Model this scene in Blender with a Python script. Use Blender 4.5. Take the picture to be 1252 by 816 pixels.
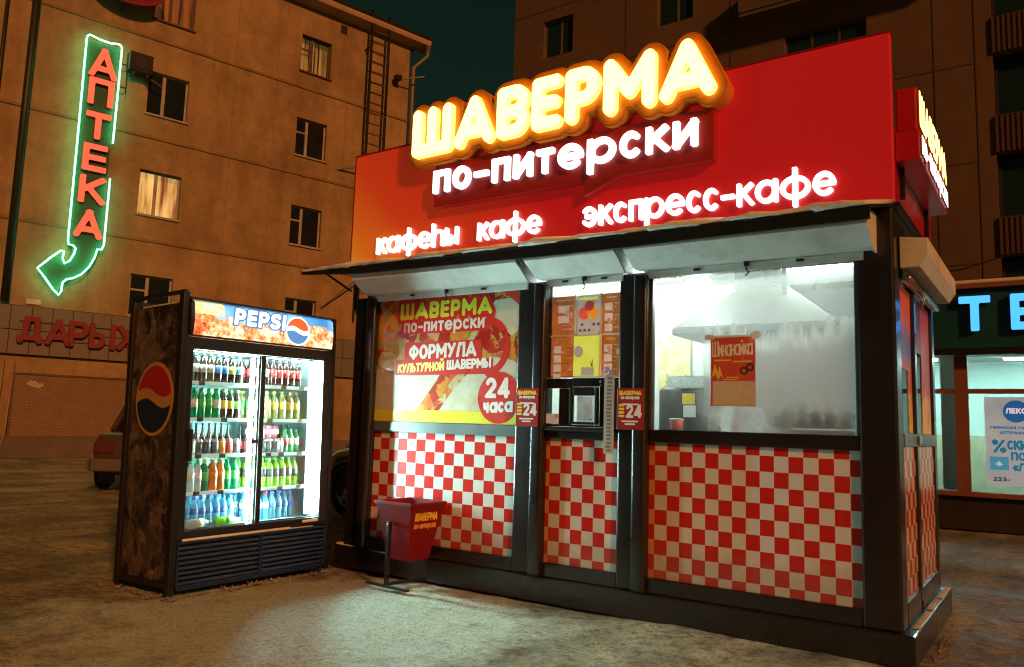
import bpy, math, random
import numpy as np
from mathutils import Matrix, Vector
random.seed(7)
for _o in list(bpy.data.objects): bpy.data.objects.remove(_o)
SC = bpy.context.scene
COL = SC.collection
K = 0.75            # metres per drawing unit
ZG = 0.43           # drawing-unit height of the drawing origin above the ground
SUN_DIR = Vector((0.80, -0.44, 0.40)).normalized()

# ------------------------------------------------------------------ camera
cam = bpy.data.cameras.new('camera'); co = bpy.data.objects.new('camera', cam); COL.objects.link(co)
cam.sensor_width = 36; cam.lens = 959.384 / 1252 * 36; cam.clip_end = 500; cam.clip_start = 0.05
def _cam():
    yaw, pitch, roll = -0.60790, 0.11676, 0.03177
    f = np.array([math.sin(yaw) * math.cos(pitch), math.cos(yaw) * math.cos(pitch), math.sin(pitch)])
    r0 = np.array([math.cos(yaw), -math.sin(yaw), 0]); u0 = np.cross(r0, f)
    r = r0 * math.cos(roll) + u0 * math.sin(roll); u = -r0 * math.sin(roll) + u0 * math.cos(roll)
    m = Matrix(((r[0], u[0], -f[0], 2.92974 * K), (r[1], u[1], -f[1], -6.47675 * K), (r[2], u[2], -f[2], (1.19986 + ZG) * K), (0, 0, 0, 1)))
    return m
co.matrix_world = _cam(); SC.camera = co

# ------------------------------------------------------------------ world, sun, exposure
w = bpy.data.worlds.new('World'); SC.world = w; w.use_nodes = True
nt = w.node_tree; nt.nodes.clear()
sky = nt.nodes.new('ShaderNodeTexSky'); sky.sky_type = 'NISHITA'; sky.sun_disc = False
sky.sun_elevation = math.asin(SUN_DIR.z); sky.sun_rotation = math.atan2(SUN_DIR.x, SUN_DIR.y)
tint = nt.nodes.new('ShaderNodeMix'); tint.data_type = 'RGBA'; tint.blend_type = 'MULTIPLY'; tint.inputs[0].default_value = 1
tint.inputs[7].default_value = (0.55, 1.0, 0.42, 1)
bg = nt.nodes.new('ShaderNodeBackground'); bg.inputs[1].default_value = 0.0058
wo = nt.nodes.new('ShaderNodeOutputWorld')
nt.links.new(sky.outputs[0], tint.inputs[6]); nt.links.new(tint.outputs[2], bg.inputs[0]); nt.links.new(bg.outputs[0], wo.inputs[0])
sl = bpy.data.lights.new('street_light_glow', 'SUN'); sl.energy = 2.1; sl.angle = math.radians(4); sl.color = (1, 0.35, 0.10)
so = bpy.data.objects.new('sodium_light', sl); COL.objects.link(so)
so.rotation_euler = SUN_DIR.to_track_quat('Z', 'Y').to_euler(); so.location = (8, -8, 8)
SC.view_settings.view_transform = 'Standard'; SC.view_settings.look = 'None'; SC.view_settings.exposure = 0; SC.view_settings.gamma = 1
SC.render.engine = 'CYCLES'; SC.cycles.use_denoising = True
SC.cycles.filter_width = 1.15; SC.cycles.max_bounces = 8; SC.cycles.transparent_max_bounces = 12; SC.cycles.sample_clamp_indirect = 6; SC.cycles.caustics_reflective = False; SC.cycles.caustics_refractive = False

# ------------------------------------------------------------------ geometry helper
class G:
    def __init__(s): s.v = []; s.f = []
    def add(s, vs, fs):
        n = len(s.v); s.v += [tuple(map(float, v)) for v in vs]; s.f += [tuple(i + n for i in f) for f in fs]; return s
    def box(s, x0, x1, y0, y1, z0, z1):
        if x0 > x1: x0, x1 = x1, x0
        if y0 > y1: y0, y1 = y1, y0
        if z0 > z1: z0, z1 = z1, z0
        return s.add([(x0,y0,z0),(x1,y0,z0),(x1,y1,z0),(x0,y1,z0),(x0,y0,z1),(x1,y0,z1),(x1,y1,z1),(x0,y1,z1)],
                     [(0,3,2,1),(4,5,6,7),(0,1,5,4),(1,2,6,5),(2,3,7,6),(3,0,4,7)])
    def bar(s, p, q, w, h=None, up=(0,0,1)):
        h = h or w; p = Vector(p); q = Vector(q); d = (q - p).normalized(); up = Vector(up)
        if abs(d.dot(up)) > .97: up = Vector((0,1,0))
        a = d.cross(up).normalized() * (w / 2); b = a.cross(d).normalized() * (h / 2)
        vs = [p-a-b, p+a-b, p+a+b, p-a+b, q-a-b, q+a-b, q+a+b, q-a+b]
        return s.add(vs, [(0,1,2,3),(7,6,5,4),(0,4,5,1),(1,5,6,2),(2,6,7,3),(3,7,4,0)])
    def tube(s, pts, r, n=8, closed=False):
        pts = [Vector(p) for p in pts]; m = len(pts); rings = []
        for i, p in enumerate(pts):
            a = pts[(i-1) % m] if (i > 0 or closed) else p; b = pts[(i+1) % m] if (i < m-1 or closed) else p
            d = (b - a).normalized(); up = Vector((0,1,0)) if abs(d.y) < .9 else Vector((1,0,0))
            u = d.cross(up).normalized(); v = d.cross(u).normalized()
            rings.append([p + (u * math.cos(t) + v * math.sin(t)) * r for t in [2*math.pi*k/n for k in range(n)]])
        s.loft(rings, cap=not closed, closed=closed); return s
    def loft(s, rings, cap=True, closed=False):
        n = len(rings[0]); vs = [p for r in rings for p in r]; fs = []
        m = len(rings)
        for i in range(m if closed else m-1):
            j = (i+1) % m
            for k in range(n): fs.append((i*n+k, i*n+(k+1) % n, j*n+(k+1) % n, j*n+k))
        if cap: fs.append(tuple(range(n-1, -1, -1))); fs.append(tuple((m-1)*n+k for k in range(n)))
        return s.add(vs, fs)
    def lathe(s, prof, c=(0,0,0), n=12):
        rings = [[(c[0]+r*math.cos(2*math.pi*k/n), c[1]+r*math.sin(2*math.pi*k/n), c[2]+z) for k in range(n)] for r, z in prof]
        return s.loft(rings)
    def prism(s, poly, y0, y1):          # poly in (x,z), extruded along y
        n = len(poly); vs = [(x,y0,z) for x,z in poly] + [(x,y1,z) for x,z in poly]
        return s.add(vs, [tuple(range(n)), tuple(range(2*n-1, n-1, -1))] + [(i, i+n, (i+1) % n + n, (i+1) % n) for i in range(n)])
    def prismx(s, poly, x0, x1):         # poly in (y,z), extruded along x
        n = len(poly); vs = [(x0,y,z) for y,z in poly] + [(x1,y,z) for y,z in poly]
        return s.add(vs, [tuple(range(n-1,-1,-1)), tuple(range(n, 2*n))] + [(i, (i+1) % n, (i+1) % n + n, i+n) for i in range(n)])
    def quad(s, a, b, c, d): return s.add([a,b,c,d], [(0,1,2,3)])
    def mesh(s, name, mat, off=(0,0,0), k=K):
        me = bpy.data.meshes.new(name)
        me.from_pydata([((x-off[0])*k, (y-off[1])*k, (z-off[2])*k) for x,y,z in s.v], [], s.f)
        if mat: me.materials.append(mat)
        import bmesh
        bm = bmesh.new(); bm.from_mesh(me); bmesh.ops.recalc_face_normals(bm, faces=bm.faces); bm.to_mesh(me); bm.free()
        return me

def link(name, me, parent=None):
    o = bpy.data.objects.new(name, me); COL.objects.link(o)
    if parent is not None: o.parent = parent
    return o
def tag(o, label=None, cat=None, group=None, kind=None):
    if label: o['label'] = label
    if cat: o['category'] = cat
    if group: o['group'] = group
    if kind: o['kind'] = kind
    return o
def smooth(me):
    me.polygons.foreach_set('use_smooth', [True]*len(me.polygons)); return me

class T:
    """a thing (Empty at its base) whose local drawing coordinates sit at org; loc/yaw place it"""
    def __init__(s, name, label, cat, org=(0,0,0), loc=None, yaw=0, group=None, mtx=None, kind=None):
        s.org = org
        e = bpy.data.objects.new(name, None); COL.objects.link(e); e.empty_display_size = .2
        loc = loc if loc is not None else org
        if mtx is None: mtx = Matrix.Rotation(yaw, 4, 'Z')
        e.matrix_world = Matrix.Translation((loc[0]*K, loc[1]*K, (loc[2]+ZG)*K)) @ mtx
        s.o = e; tag(e, label, cat, group, kind)
    def part(s, name, g, mat, parent=None, bevel=0, sm=False, label=None, kind=None, seg=2):
        me = g if isinstance(g, bpy.types.Mesh) else g.mesh(name, mat, s.org)
        if sm: smooth(me)
        o = link(name, me, parent or s.o)
        if bevel:
            b = o.modifiers.new('bevel', 'BEVEL'); b.width = bevel*K; b.segments = seg; b.limit_method = 'ANGLE'; b.angle_limit = math.radians(35)
        if label: o['label'] = label
        if kind: o['kind'] = kind
        return o
def solo(name, g, mat, label, cat, org, loc=None, yaw=0, group=None, bevel=0, sm=False, kind=None, mtx=None):
    me = g if isinstance(g, bpy.types.Mesh) else g.mesh(name, mat, org)
    if sm: smooth(me)
    o = link(name, me); loc = loc if loc is not None else org
    if mtx is None: mtx = Matrix.Rotation(yaw, 4, 'Z')
    o.matrix_world = Matrix.Translation((loc[0]*K, loc[1]*K, (loc[2]+ZG)*K)) @ mtx
    if bevel:
        b = o.modifiers.new('bevel', 'BEVEL'); b.width = bevel*K; b.segments = 2; b.limit_method = 'ANGLE'; b.angle_limit = math.radians(35)
    return tag(o, label, cat, group, kind)

# ------------------------------------------------------------------ materials
def base_mat(name):
    m = bpy.data.materials.new(name); m.use_nodes = True; n = m.node_tree.nodes; b = n['Principled BSDF']
    return m, m.node_tree, b
def _tc(t, scale):
    tc = t.nodes.new('ShaderNodeTexCoord'); mp = t.nodes.new('ShaderNodeMapping'); t.links.new(tc.outputs['Object'], mp.inputs[0])
    mp.inputs['Scale'].default_value = scale if isinstance(scale, tuple) else (scale,)*3
    return mp.outputs[0]
def noise(t, scale=5, detail=4, vec=None, rough=.6):
    n = t.nodes.new('ShaderNodeTexNoise'); n.inputs['Scale'].default_value = 1.0; n.inputs['Detail'].default_value = detail; n.inputs['Roughness'].default_value = rough
    t.links.new(vec if vec is not None else _tc(t, scale), n.inputs['Vector']); return n.outputs[0]
def ramp(t, fac, stops):
    r = t.nodes.new('ShaderNodeValToRGB'); el = r.color_ramp.elements
    while len(el) > 1: el.remove(el[0])
    el[0].position = stops[0][0]; el[0].color = (*stops[0][1], 1)
    for p, c in stops[1:]:
        e = el.new(p); e.color = (*c, 1)
    t.links.new(fac, r.inputs[0]); return r.outputs[0]
def mixc(t, fac, a, b, mode='MIX'):
    m = t.nodes.new('ShaderNodeMix'); m.data_type = 'RGBA'; m.blend_type = mode
    for s, v in ((0, fac), (6, a), (7, b)):
        if isinstance(v, (int, float)): m.inputs[s].default_value = v
        elif isinstance(v, tuple): m.inputs[s].default_value = (*v, 1)
        else: t.links.new(v, m.inputs[s])
    return m.outputs[2]
def math_(t, op, a, b=0.0, c=0.0):
    m = t.nodes.new('ShaderNodeMath'); m.operation = op
    for i, v in enumerate((a, b, c)):
        if isinstance(v, (int, float)): m.inputs[i].default_value = v
        else: t.links.new(v, m.inputs[i])
    return m.outputs[0]
def bump(t, b, h, strength=.3, dist=.01):
    n = t.nodes.new('ShaderNodeBump'); n.inputs['Strength'].default_value = strength; n.inputs['Distance'].default_value = dist
    t.links.new(h, n.inputs['Height']); t.links.new(n.outputs[0], b.inputs['Normal'])
def mul(c, k): return tuple(min(1, x*k) for x in c)
def P(name, col, rough=.5, metal=0.0, var=.18, scale=6, bmp=0, bscale=40, coat=0, rvar=.12, dirt=None, dirt_amt=.3, spec=.5):
    m, t, b = base_mat(name)
    nz = noise(t, scale, 6)
    c = ramp(t, nz, [(.25, mul(col, 1-var)), (.75, mul(col, 1+var))])
    if dirt:
        d = ramp(t, noise(t, scale*.45+1.3, 8, rough=.7), [(.48, (0,0,0)), (.68, (1,1,1))])
        c = mixc(t, math_(t, 'MULTIPLY', d, dirt_amt), c, dirt)
    t.links.new(c, b.inputs['Base Color'])
    r = math_(t, 'MULTIPLY_ADD', nz, rvar*2, rough-rvar); t.links.new(r, b.inputs['Roughness'])
    b.inputs['Metallic'].default_value = metal; b.inputs['Coat Weight'].default_value = coat; b.inputs['Specular IOR Level'].default_value = spec
    if bmp: bump(t, b, noise(t, bscale, 5), bmp, .006)
    return m
def E(name, col, st):
    m, t, b = base_mat(name)
    b.inputs['Base Color'].default_value = (*mul(col, .8), 1); b.inputs['Emission Color'].default_value = (*col, 1); b.inputs['Emission Strength'].default_value = st
    b.inputs['Roughness'].default_value = .4
    return m
def glass_mat(name, tint=(.9,1,.97), refl_rough=.02, fog=None):
    m = bpy.data.materials.new(name); m.use_nodes = True; t = m.node_tree; t.nodes.clear()
    tr = t.nodes.new('ShaderNodeBsdfTransparent'); tr.inputs[0].default_value = (*tint, 1)
    gl = t.nodes.new('ShaderNodeBsdfGlossy'); gl.inputs['Roughness'].default_value = refl_rough
    fr = t.nodes.new('ShaderNodeFresnel'); fr.inputs[0].default_value = 1.5
    mx = t.nodes.new('ShaderNodeMixShader'); out = t.nodes.new('ShaderNodeOutputMaterial')
    base = tr.outputs[0]
    if fog:
        tl = t.nodes.new('ShaderNodeBsdfTranslucent'); tl.inputs[0].default_value = (.97,1,.97,1)
        df = t.nodes.new('ShaderNodeBsdfDiffuse'); df.inputs[0].default_value = (.8,.85,.82,1)
        m1 = t.nodes.new('ShaderNodeMixShader'); m1.inputs[0].default_value = .25
        t.links.new(tl.outputs[0], m1.inputs[1]); t.links.new(df.outputs[0], m1.inputs[2])
        m2 = t.nodes.new('ShaderNodeMixShader'); t.links.new(fog(t), m2.inputs[0]); t.links.new(base, m2.inputs[1]); t.links.new(m1.outputs[0], m2.inputs[2]); base = m2.outputs[0]
    t.links.new(fr.outputs[0], mx.inputs[0]); t.links.new(base, mx.inputs[1]); t.links.new(gl.outputs[0], mx.inputs[2]); t.links.new(mx.outputs[0], out.inputs[0])
    return m

M = {}
M['post'] = P('dark_brown_enamel', (.016,.012,.013), .3, 0, .25, 3, .05, 30, coat=.35)
M['steel_dark'] = P('black_painted_steel', (.015,.014,.014), .42, .2, .3, 8, .1, 60)
M['grey_metal'] = P('grey_painted_steel', (.16,.18,.18), .35, .5, .15, 5)
M['shutter'] = P('white_shutter_enamel', (.78,.82,.80), .42, 0, .06, 4, 0, dirt=(.25,.22,.18), dirt_amt=.35)
M['snow'] = P('dirty_snow', (.80,.80,.76), .75, 0, .12, 9, .8, 45, dirt=(.25,.2,.15), dirt_amt=.35)
M['red_sheet'] = P('red_film', (.52,.012,.016), .33, 0, .08, 2.5, 0, coat=.2)
M['red_dark'] = P('dark_red_film', (.30,.008,.014), .4, 0, .12, 3)
M['white'] = P('white_print', (.8,.8,.78), .45, 0, .05, 6)
M['white_wall'] = P('white_wall_panel', (.78,.83,.8), .5, 0, .06, 2)
M['black'] = P('black_plastic', (.012,.012,.013), .35, 0, .2, 9)
M['chrome'] = P('bare_steel', (.6,.62,.62), .28, 1, .1, 8)
M['yellow'] = P('yellow_print', (.85,.62,.03), .5, 0, .05)
M['orange_print'] = P('orange_print', (.75,.25,.03), .5, 0, .08)
M['text_red'] = P('red_print', (.6,.03,.02), .5, 0, .06)
M['text_dark'] = P('dark_print', (.06,.04,.03), .5, 0, .06)
M['let_face'] = E('lit_letter_face', (1,.95,.24), 3.2)
M['let_side'] = E('lit_letter_edge', (1,.78,.10), 3.2)
M['let_white'] = E('lit_white_letter_face', (.95,1,1), 2.2)
M['let_wside'] = E('lit_white_letter_edge', (.85,.95,1), 1.3)
M['tube'] = E('fluorescent_tube', (.80,1,.97), 150)
M['lamp'] = E('ceiling_lamp_glow', (.9,1,.94), 75)
M['tube_mid_added'] = E('added_middle_tube', (.72,1,.97), 210)
M['tube_main'] = E('main_fluorescent_tube', (.66,1,.97), 640)
M['green_neon'] = E('green_neon_tube', (.10,1,.45), 14)
M['red_neon'] = E('red_neon_letter', (1,.10,.05), 1.3)
M['blue_neon'] = E('blue_neon_letter', (.05,.33,1), 1.9)

# ------------------------------------------------------------------ stroke lettering
def arc(cx, cy, rx, ry, a0, a1, n=14):
    return ('A', [(cx+rx*math.cos(math.radians(a0+(a1-a0)*i/n)), cy+ry*math.sin(math.radians(a0+(a1-a0)*i/n))) for i in range(n+1)])
def L(*p): return ('L', list(p))
def bowl(l, c, y0, y1, n=12):       # D-shaped bowl from (l,y1) right and back to (l,y0)
    cy = (y0+y1)/2; ry = (y1-y0)/2
    return ('A', [(l,y1)] + [(c+ry*1.0*math.sin(math.pi*i/n), cy+ry*math.cos(math.pi*i/n)) for i in range(n+1)] + [(l,y0)])
def glyph(ch, H, h):
    """centre lines of a letter of height H with half stroke h -> width, strokes, ymin, ymax"""
    t = H-h; b = h; l = h; m = H/2; lo, hi = 0, H
    cap = ch
    low = {'и':'И','й':'Й','к':'К','н':'Н','п':'П','т':'Т','ш':'Ш','ы':'Ы','м':'М','л':'Л','в':'В','о':'О','с':'С','у':'У','ч':'Ч','х':'Х','з':'З','д':'Д'}
    if ch in low:
        cap = low[ch]; H = H*.74; t = H-h; m = H/2; hi = H
    c = cap
    if c == ' ': return .45*H, [], lo, hi
    if c == '-': return .5*H, [L((l,.37*H), (.5*H-h,.37*H))], lo, hi
    if c in 'АA': W=.98*H; s=[L((l*.9,b),(W/2,t)), L((W/2,t),(W-l*.9,b)), L((W*.36,.3*H),(W*.64,.3*H))]
    elif c == 'В': W=.74*H; r=(m-b)/2; s=[L((l,b),(l,t)), bowl(l,W-h-r,m,t), bowl(l,W-h-r,b,m)]
    elif c in 'ЕE': W=.66*H; s=[L((l,b),(l,t)), L((l,t),(W-h,t)), L((l,m),(W-h*1.3,m)), L((l,b),(W-h,b))]
    elif c in 'РP': W=.72*H; r=(t-m*.86)/2; s=[L((l,b),(l,t)), bowl(l,W-h-r,m*.86,t)]
    elif c == 'Ш': W=1.08*H; s=[L((l,b),(l,t)), L((W/2,b),(W/2,t)), L((W-h,b),(W-h,t)), L((l,b),(W-h,b))]
    elif c == 'М': W=1.02*H; s=[L((l,b),(l,t)), L((l,t),(W/2,H*.36)), L((W/2,H*.36),(W-h,t)), L((W-h,t),(W-h,b))]
    elif c == 'П': W=.8*H; s=[L((l,b),(l,t)), L((W-h,b),(W-h,t)), L((l,t),(W-h,t))]
    elif c in 'ТT': W=.74*H; s=[L((W/2,b),(W/2,t)), L((l,t),(W-h,t))]
    elif c == 'К': W=.78*H; s=[L((l,b),(l,t)), L((l*1.4,m*.95),(W-h,t)), L((W*.42,m*1.05),(W-h*.8,b))]
    elif c == 'И': W=.82*H; s=[L((l,b),(l,t)), L((l,b),(W-h,t)), L((W-h,b),(W-h,t))]
    elif c == 'Й': W=.82*H; s=[L((l,b),(l,t)), L((l,b),(W-h,t)), L((W-h,b),(W-h,t)), arc(W/2,H*1.24,W*.2,H*.1,180,360,8)]; hi = H*1.4
    elif c == 'Н': W=.8*H; s=[L((l,b),(l,t)), L((W-h,b),(W-h,t)), L((l,m),(W-h,m))]
    elif c == 'Л': W=.84*H; s=[L((W-h,b),(W-h,t)), L((W*.36,t),(W-h,t)), L((W*.36,t),(l,b))]
    elif c == 'Д': W=.92*H; s=[L((W*.78,.2*H),(W*.78,t)), L((W*.36,t),(W*.78,t)), L((W*.36,t),(W*.24,.2*H)), L((l,.2*H),(W-h,.2*H)), L((l,b*.6),(l,.2*H)), L((W-h,b*.6),(W-h,.2*H))]
    elif c == 'О': W=.86*H; s=[arc(W/2,m,W/2-h,m-h,0,360,24)]
    elif c in 'СC': W=.78*H; s=[arc(W*.52,m,W*.52-h,m-h,48,312,20)]
    elif c == 'У': W=.8*H; s=[L((l,t),(W*.5,.42*H)), L((W-h,t),(W*.3,b))]
    elif c == 'Ф': W=1.0*H; s=[L((W/2,b),(W/2,t)), arc(W/2,H*.52,W/2-h,H*.29,0,360,22)]
    elif c == 'Х': W=.84*H; s=[L((l,b),(W-h,t)), L((l,t),(W-h,b))]
    elif c == 'Ч': W=.74*H; s=[L((W-h,b),(W-h,t)), ('A',[(l,t),(l,.62*H),(W*.28,.43*H),(W-h,.42*H)])]
    elif c == 'Ы': W=1.0*H; r=(m*1.1-b)/2; s=[L((l,b),(l,t)), bowl(l,W*.62-h-r,b,m*1.1), L((W-h,b),(W-h,t))]
    elif c == 'Ь': W=.7*H; r=(m*1.1-b)/2; s=[L((l,b),(l,t)), bowl(l,W-h-r,b,m*1.1)]
    elif c == 'Я': W=.76*H; r=(t-m*.86)/2; s=[L((W-h,b),(W-h,t)), ('A',[(W-x,y) for x,y in bowl(h,W-h-r,m*.86,t)[1]]), L((W*.5,m*.86),(l,b))]
    elif c == 'Ц': W=.86*H; s=[L((l,b),(l,t)), L((W*.8,b),(W*.8,t)), L((l,b),(W-h,b)), L((W-h,b),(W-h,-H*.15))]; lo=-H*.15
    elif c == 'Г': W=.6*H; s=[L((l,b),(l,t)), L((l,t),(W-h,t))]
    elif c == 'I': W=2.2*h; s=[L((W/2,b),(W/2,t))]
    elif c == 'S': W=.72*H; r=(t-b)/4; s=[('A',[(W-h,t-r*.5),(W-h-r*.4,t),(l+r,t),(l+r*.25,t-r*.3),(l,t-r),(l+r*.25,t-r*1.7),(l+r,m),(W-h-r,m),(W-h-r*.25,m-r*.3),(W-h,m-r),(W-h-r*.25,m-r*1.7),(W-h-r,b),(l+r*.4,b),(l,b+r*.5)])]
    elif c == '2': W=.66*H; s=[arc(W/2,t-(W/2-h),W/2-h,W/2-h,165,-35,12), L((W*.5+(W/2-h)*.8,t-(W/2-h)*1.55),(l,b)), L((l,b),(W-h,b))]
    elif c == '4': W=.72*H; s=[L((W*.66,t),(l,.28*H)), L((l,.28*H),(W-h,.28*H)), L((W*.7,b),(W*.7,t))]
    elif c == '3': W=.64*H; r=(t-m)/2; s=[arc(W/2,m+r,W/2-h,r,150,-90,12), arc(W/2,m-r,W/2-h,r,90,-150,12)]
    elif c == '1': W=.4*H; s=[L((W*.65,b),(W*.65,t)), L((W*.65,t),(l,t*.75))]
    elif c == '%': W=.9*H; s=[L((W*.2,b),(W*.8,t)), arc(W*.22,t-.12*H,.12*H,.12*H,0,360,12), arc(W*.78,b+.12*H,.12*H,.12*H,0,360,12)]
    elif c == '«': W=.5*H; s=[L((W*.5,H*.6),(l,H*.38)), L((l,H*.38),(W*.5,H*.16)), L((W,H*.6),(W*.5,H*.38)), L((W*.5,H*.38),(W,H*.16))]
    elif c == '.': W=2.4*h; s=[L((W/2,b),(W/2,b+.001))]
    else:
        x = H*.74; xt = x-h; xm = x/2
        if c == 'а': W=.78*H; s=[arc(W/2-h*.2,xm,W/2-h*1.1,xm-h,0,360,22), L((W-h,b),(W-h,xt))]; hi=x
        elif c == 'е': W=.74*H; s=[arc(W/2,xm,W/2-h,xm-h,0,312,20), L((l,xm),(W-h*1.1,xm))]; hi=x
        elif c == 'р': W=.78*H; s=[L((l,-.26*H+h),(l,xt)), arc(W/2+h*.2,xm,W/2-h*1.1,xm-h,0,360,22)]; lo=-.26*H; hi=x
        elif c == 'ф': W=1.02*H; s=[L((W/2,-.24*H+h),(W/2,H-h)), arc(W/2,xm,W/2-h,xm-h,0,360,24)]; lo=-.24*H; hi=H
        elif c == 'һ': W=.7*H; s=[L((l,b),(l,H-h)), ('A',[(l,xm*.8),(l+.05*H,xt*.92),(W*.5,xt),(W-h*1.2,xt*.9),(W-h,xm*1.1)]), L((W-h,b),(W-h,xm*1.1))]; hi=H
        elif c == 'э': W=.7*H; s=[arc(W*.48,xm,W*.5-h,xm-h,140,-140,18), L((W*.34,xm),(W-h*1.2,xm))]; hi=x
        else: W=.5*H; s=[]
    return W, s, lo, hi
def sdf_stroke(X, Y, kind, pts, h, flat):
    d = np.full(X.shape, 9.)
    for (x0,y0),(x1,y1) in zip(pts[:-1], pts[1:]):
        dx, dy = x1-x0, y1-y0; ll = math.hypot(dx,dy) or 1e-9; ux, uy = dx/ll, dy/ll
        a = (X-x0)*ux+(Y-y0)*uy; bb = np.abs(-(X-x0)*uy+(Y-y0)*ux)
        if flat and kind == 'L':
            qa = np.abs(a-ll/2)-(ll/2+h); qb = bb-h
            dd = np.where((qa>0)&(qb>0), np.hypot(np.maximum(qa,0),np.maximum(qb,0)), np.maximum(qa,qb))
        else:
            e = np.maximum(np.maximum(-a, a-ll), 0); dd = np.hypot(e, bb)-h
        d = np.minimum(d, dd)
    return d
def contour(F, xs, ys, level=0.0, tol=None):
    """closed loops where F = level (inside negative)"""
    F = F-level; F = np.where(np.abs(F) < 1e-9, 1e-9, F)
    F[0,:] = np.maximum(F[0,:],1e-6); F[-1,:] = np.maximum(F[-1,:],1e-6); F[:,0] = np.maximum(F[:,0],1e-6); F[:,-1] = np.maximum(F[:,-1],1e-6)
    S = F < 0
    code = S[:-1,:-1]*1 + S[:-1,1:]*2 + S[1:,1:]*4 + S[1:,:-1]*8
    nxt = {}
    ptc = {}
    def ep(i, j, e):
        if e == 0: k = ('h', i, j); a=(i,j); b=(i,j+1)
        elif e == 1: k = ('v', i, j+1); a=(i,j+1); b=(i+1,j+1)
        elif e == 2: k = ('h', i+1, j); a=(i+1,j); b=(i+1,j+1)
        else: k = ('v', i, j); a=(i,j); b=(i+1,j)
        if k not in ptc:
            fa, fb = F[a], F[b]; q = fa/(fa-fb)
            ptc[k] = (xs[a[1]]+(xs[b[1]]-xs[a[1]])*q, ys[a[0]]+(ys[b[0]]-ys[a[0]])*q)
        return k
    tab = {1:[(3,0)],2:[(0,1)],3:[(3,1)],4:[(1,2)],5:[(3,0),(1,2)],6:[(0,2)],7:[(3,2)],8:[(2,3)],9:[(2,0)],10:[(0,1),(2,3)],11:[(2,1)],12:[(1,3)],13:[(1,0)],14:[(0,3)]}
    for i, j in zip(*np.nonzero((code > 0) & (code < 15))):
        for a, b in tab[int(code[i,j])]: nxt[ep(i,j,a)] = ep(i,j,b)
    loops = []
    while nxt:
        k0 = next(iter(nxt)); lp = [k0]; k = nxt.pop(k0)
        while k != k0 and k in nxt: lp.append(k); k = nxt.pop(k)
        pts = [ptc[q] for q in lp]
        # simplify
        tol_ = tol or (xs[1]-xs[0])*.09
        out = [pts[0]]; i = 0; n = len(pts)
        while i < n-1:
            j = min(i+2, n-1); best = i+1
            while j < n and j <= i+60:
                ax, ay = pts[i]; bx, by = pts[j]; ll = math.hypot(bx-ax, by-ay) or 1e-9
                if max(abs((px-ax)*(by-ay)-(py-ay)*(bx-ax))/ll for px, py in pts[i+1:j] or [pts[i]]) > tol_: break
                best = j; j += 1
            i = best
            if i < n: out.append(pts[i])
        if len(out) >= 3: loops.append(out)
    return loops
def loops_mesh(name, loops, depth, mat, k=K, holes=True):
    """fill loops in x,z and extrude towards -y (the front) by depth; back at y=0"""
    cu = bpy.data.curves.new(name, 'CURVE'); cu.dimensions = '2D'; cu.fill_mode = 'BOTH'; cu.extrude = depth*k/2
    for lp in loops:
        sp = cu.splines.new('POLY'); sp.points.add(len(lp)-1); sp.use_cyclic_u = True
        for q, (x, y) in zip(sp.points, lp): q.co = (x*k, y*k, 0, 1)
    ob = bpy.data.objects.new('tmp', cu); me = bpy.data.meshes.new_from_object(ob)
    bpy.data.objects.remove(ob); bpy.data.curves.remove(cu)
    me.transform(Matrix(((1,0,0,0),(0,0,-1,-depth*k/2),(0,1,0,0),(0,0,0,1))))
    me.name = name; me.materials.clear(); me.materials.append(mat)
    return me
def layout(text, H, h, gap=None, wf=1.0):
    x = 0; out = []; gap = H*.1 if gap is None else gap
    for ch in text:
        W, s, lo, hi = glyph(ch, H, h)
        s2 = [(k, [(px*wf, py) for px,py in pp]) for k,pp in s]
        out.append((ch, x, W*wf, s2, lo, hi)); x += W*wf+gap
    return out, x-gap
def glyph_sdf(X, Y, g, h, flat):
    ch, x0, W, s, lo, hi = g; d = np.full(X.shape, 9.)
    for k, pp in s: d = np.minimum(d, sdf_stroke(X-x0, Y, k, pp, h, flat))
    if flat: d = np.maximum(d, np.maximum(lo-Y, Y-hi))
    return d
def grid(x0, x1, y0, y1, st):
    xs = np.arange(x0, x1+st, st); ys = np.arange(y0, y1+st, st); X, Y = np.meshgrid(xs, ys); return X, Y, xs, ys
_gcache = {}
def letter_mesh(ch, H, h, depth, mat, flat, shrink=0, wf=1.0, res=26, k=K):
    key = (ch, H, h, depth, mat.name, flat, shrink, wf)
    if key not in _gcache:
        W, s, lo, hi = glyph(ch, H, h); s = [(kk, [(px*wf, py) for px,py in pp]) for kk,pp in s]
        X, Y, xs, ys = grid(-H*.12, W*wf+H*.12, lo-H*.12, hi+H*.12, H/res)
        F = glyph_sdf(X, Y, (ch, 0, W*wf, s, lo, hi), h, flat)
        _gcache[key] = loops_mesh('letter_'+str(len(_gcache)), contour(F, xs, ys, -shrink), depth, mat, k)
    return _gcache[key]
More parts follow.
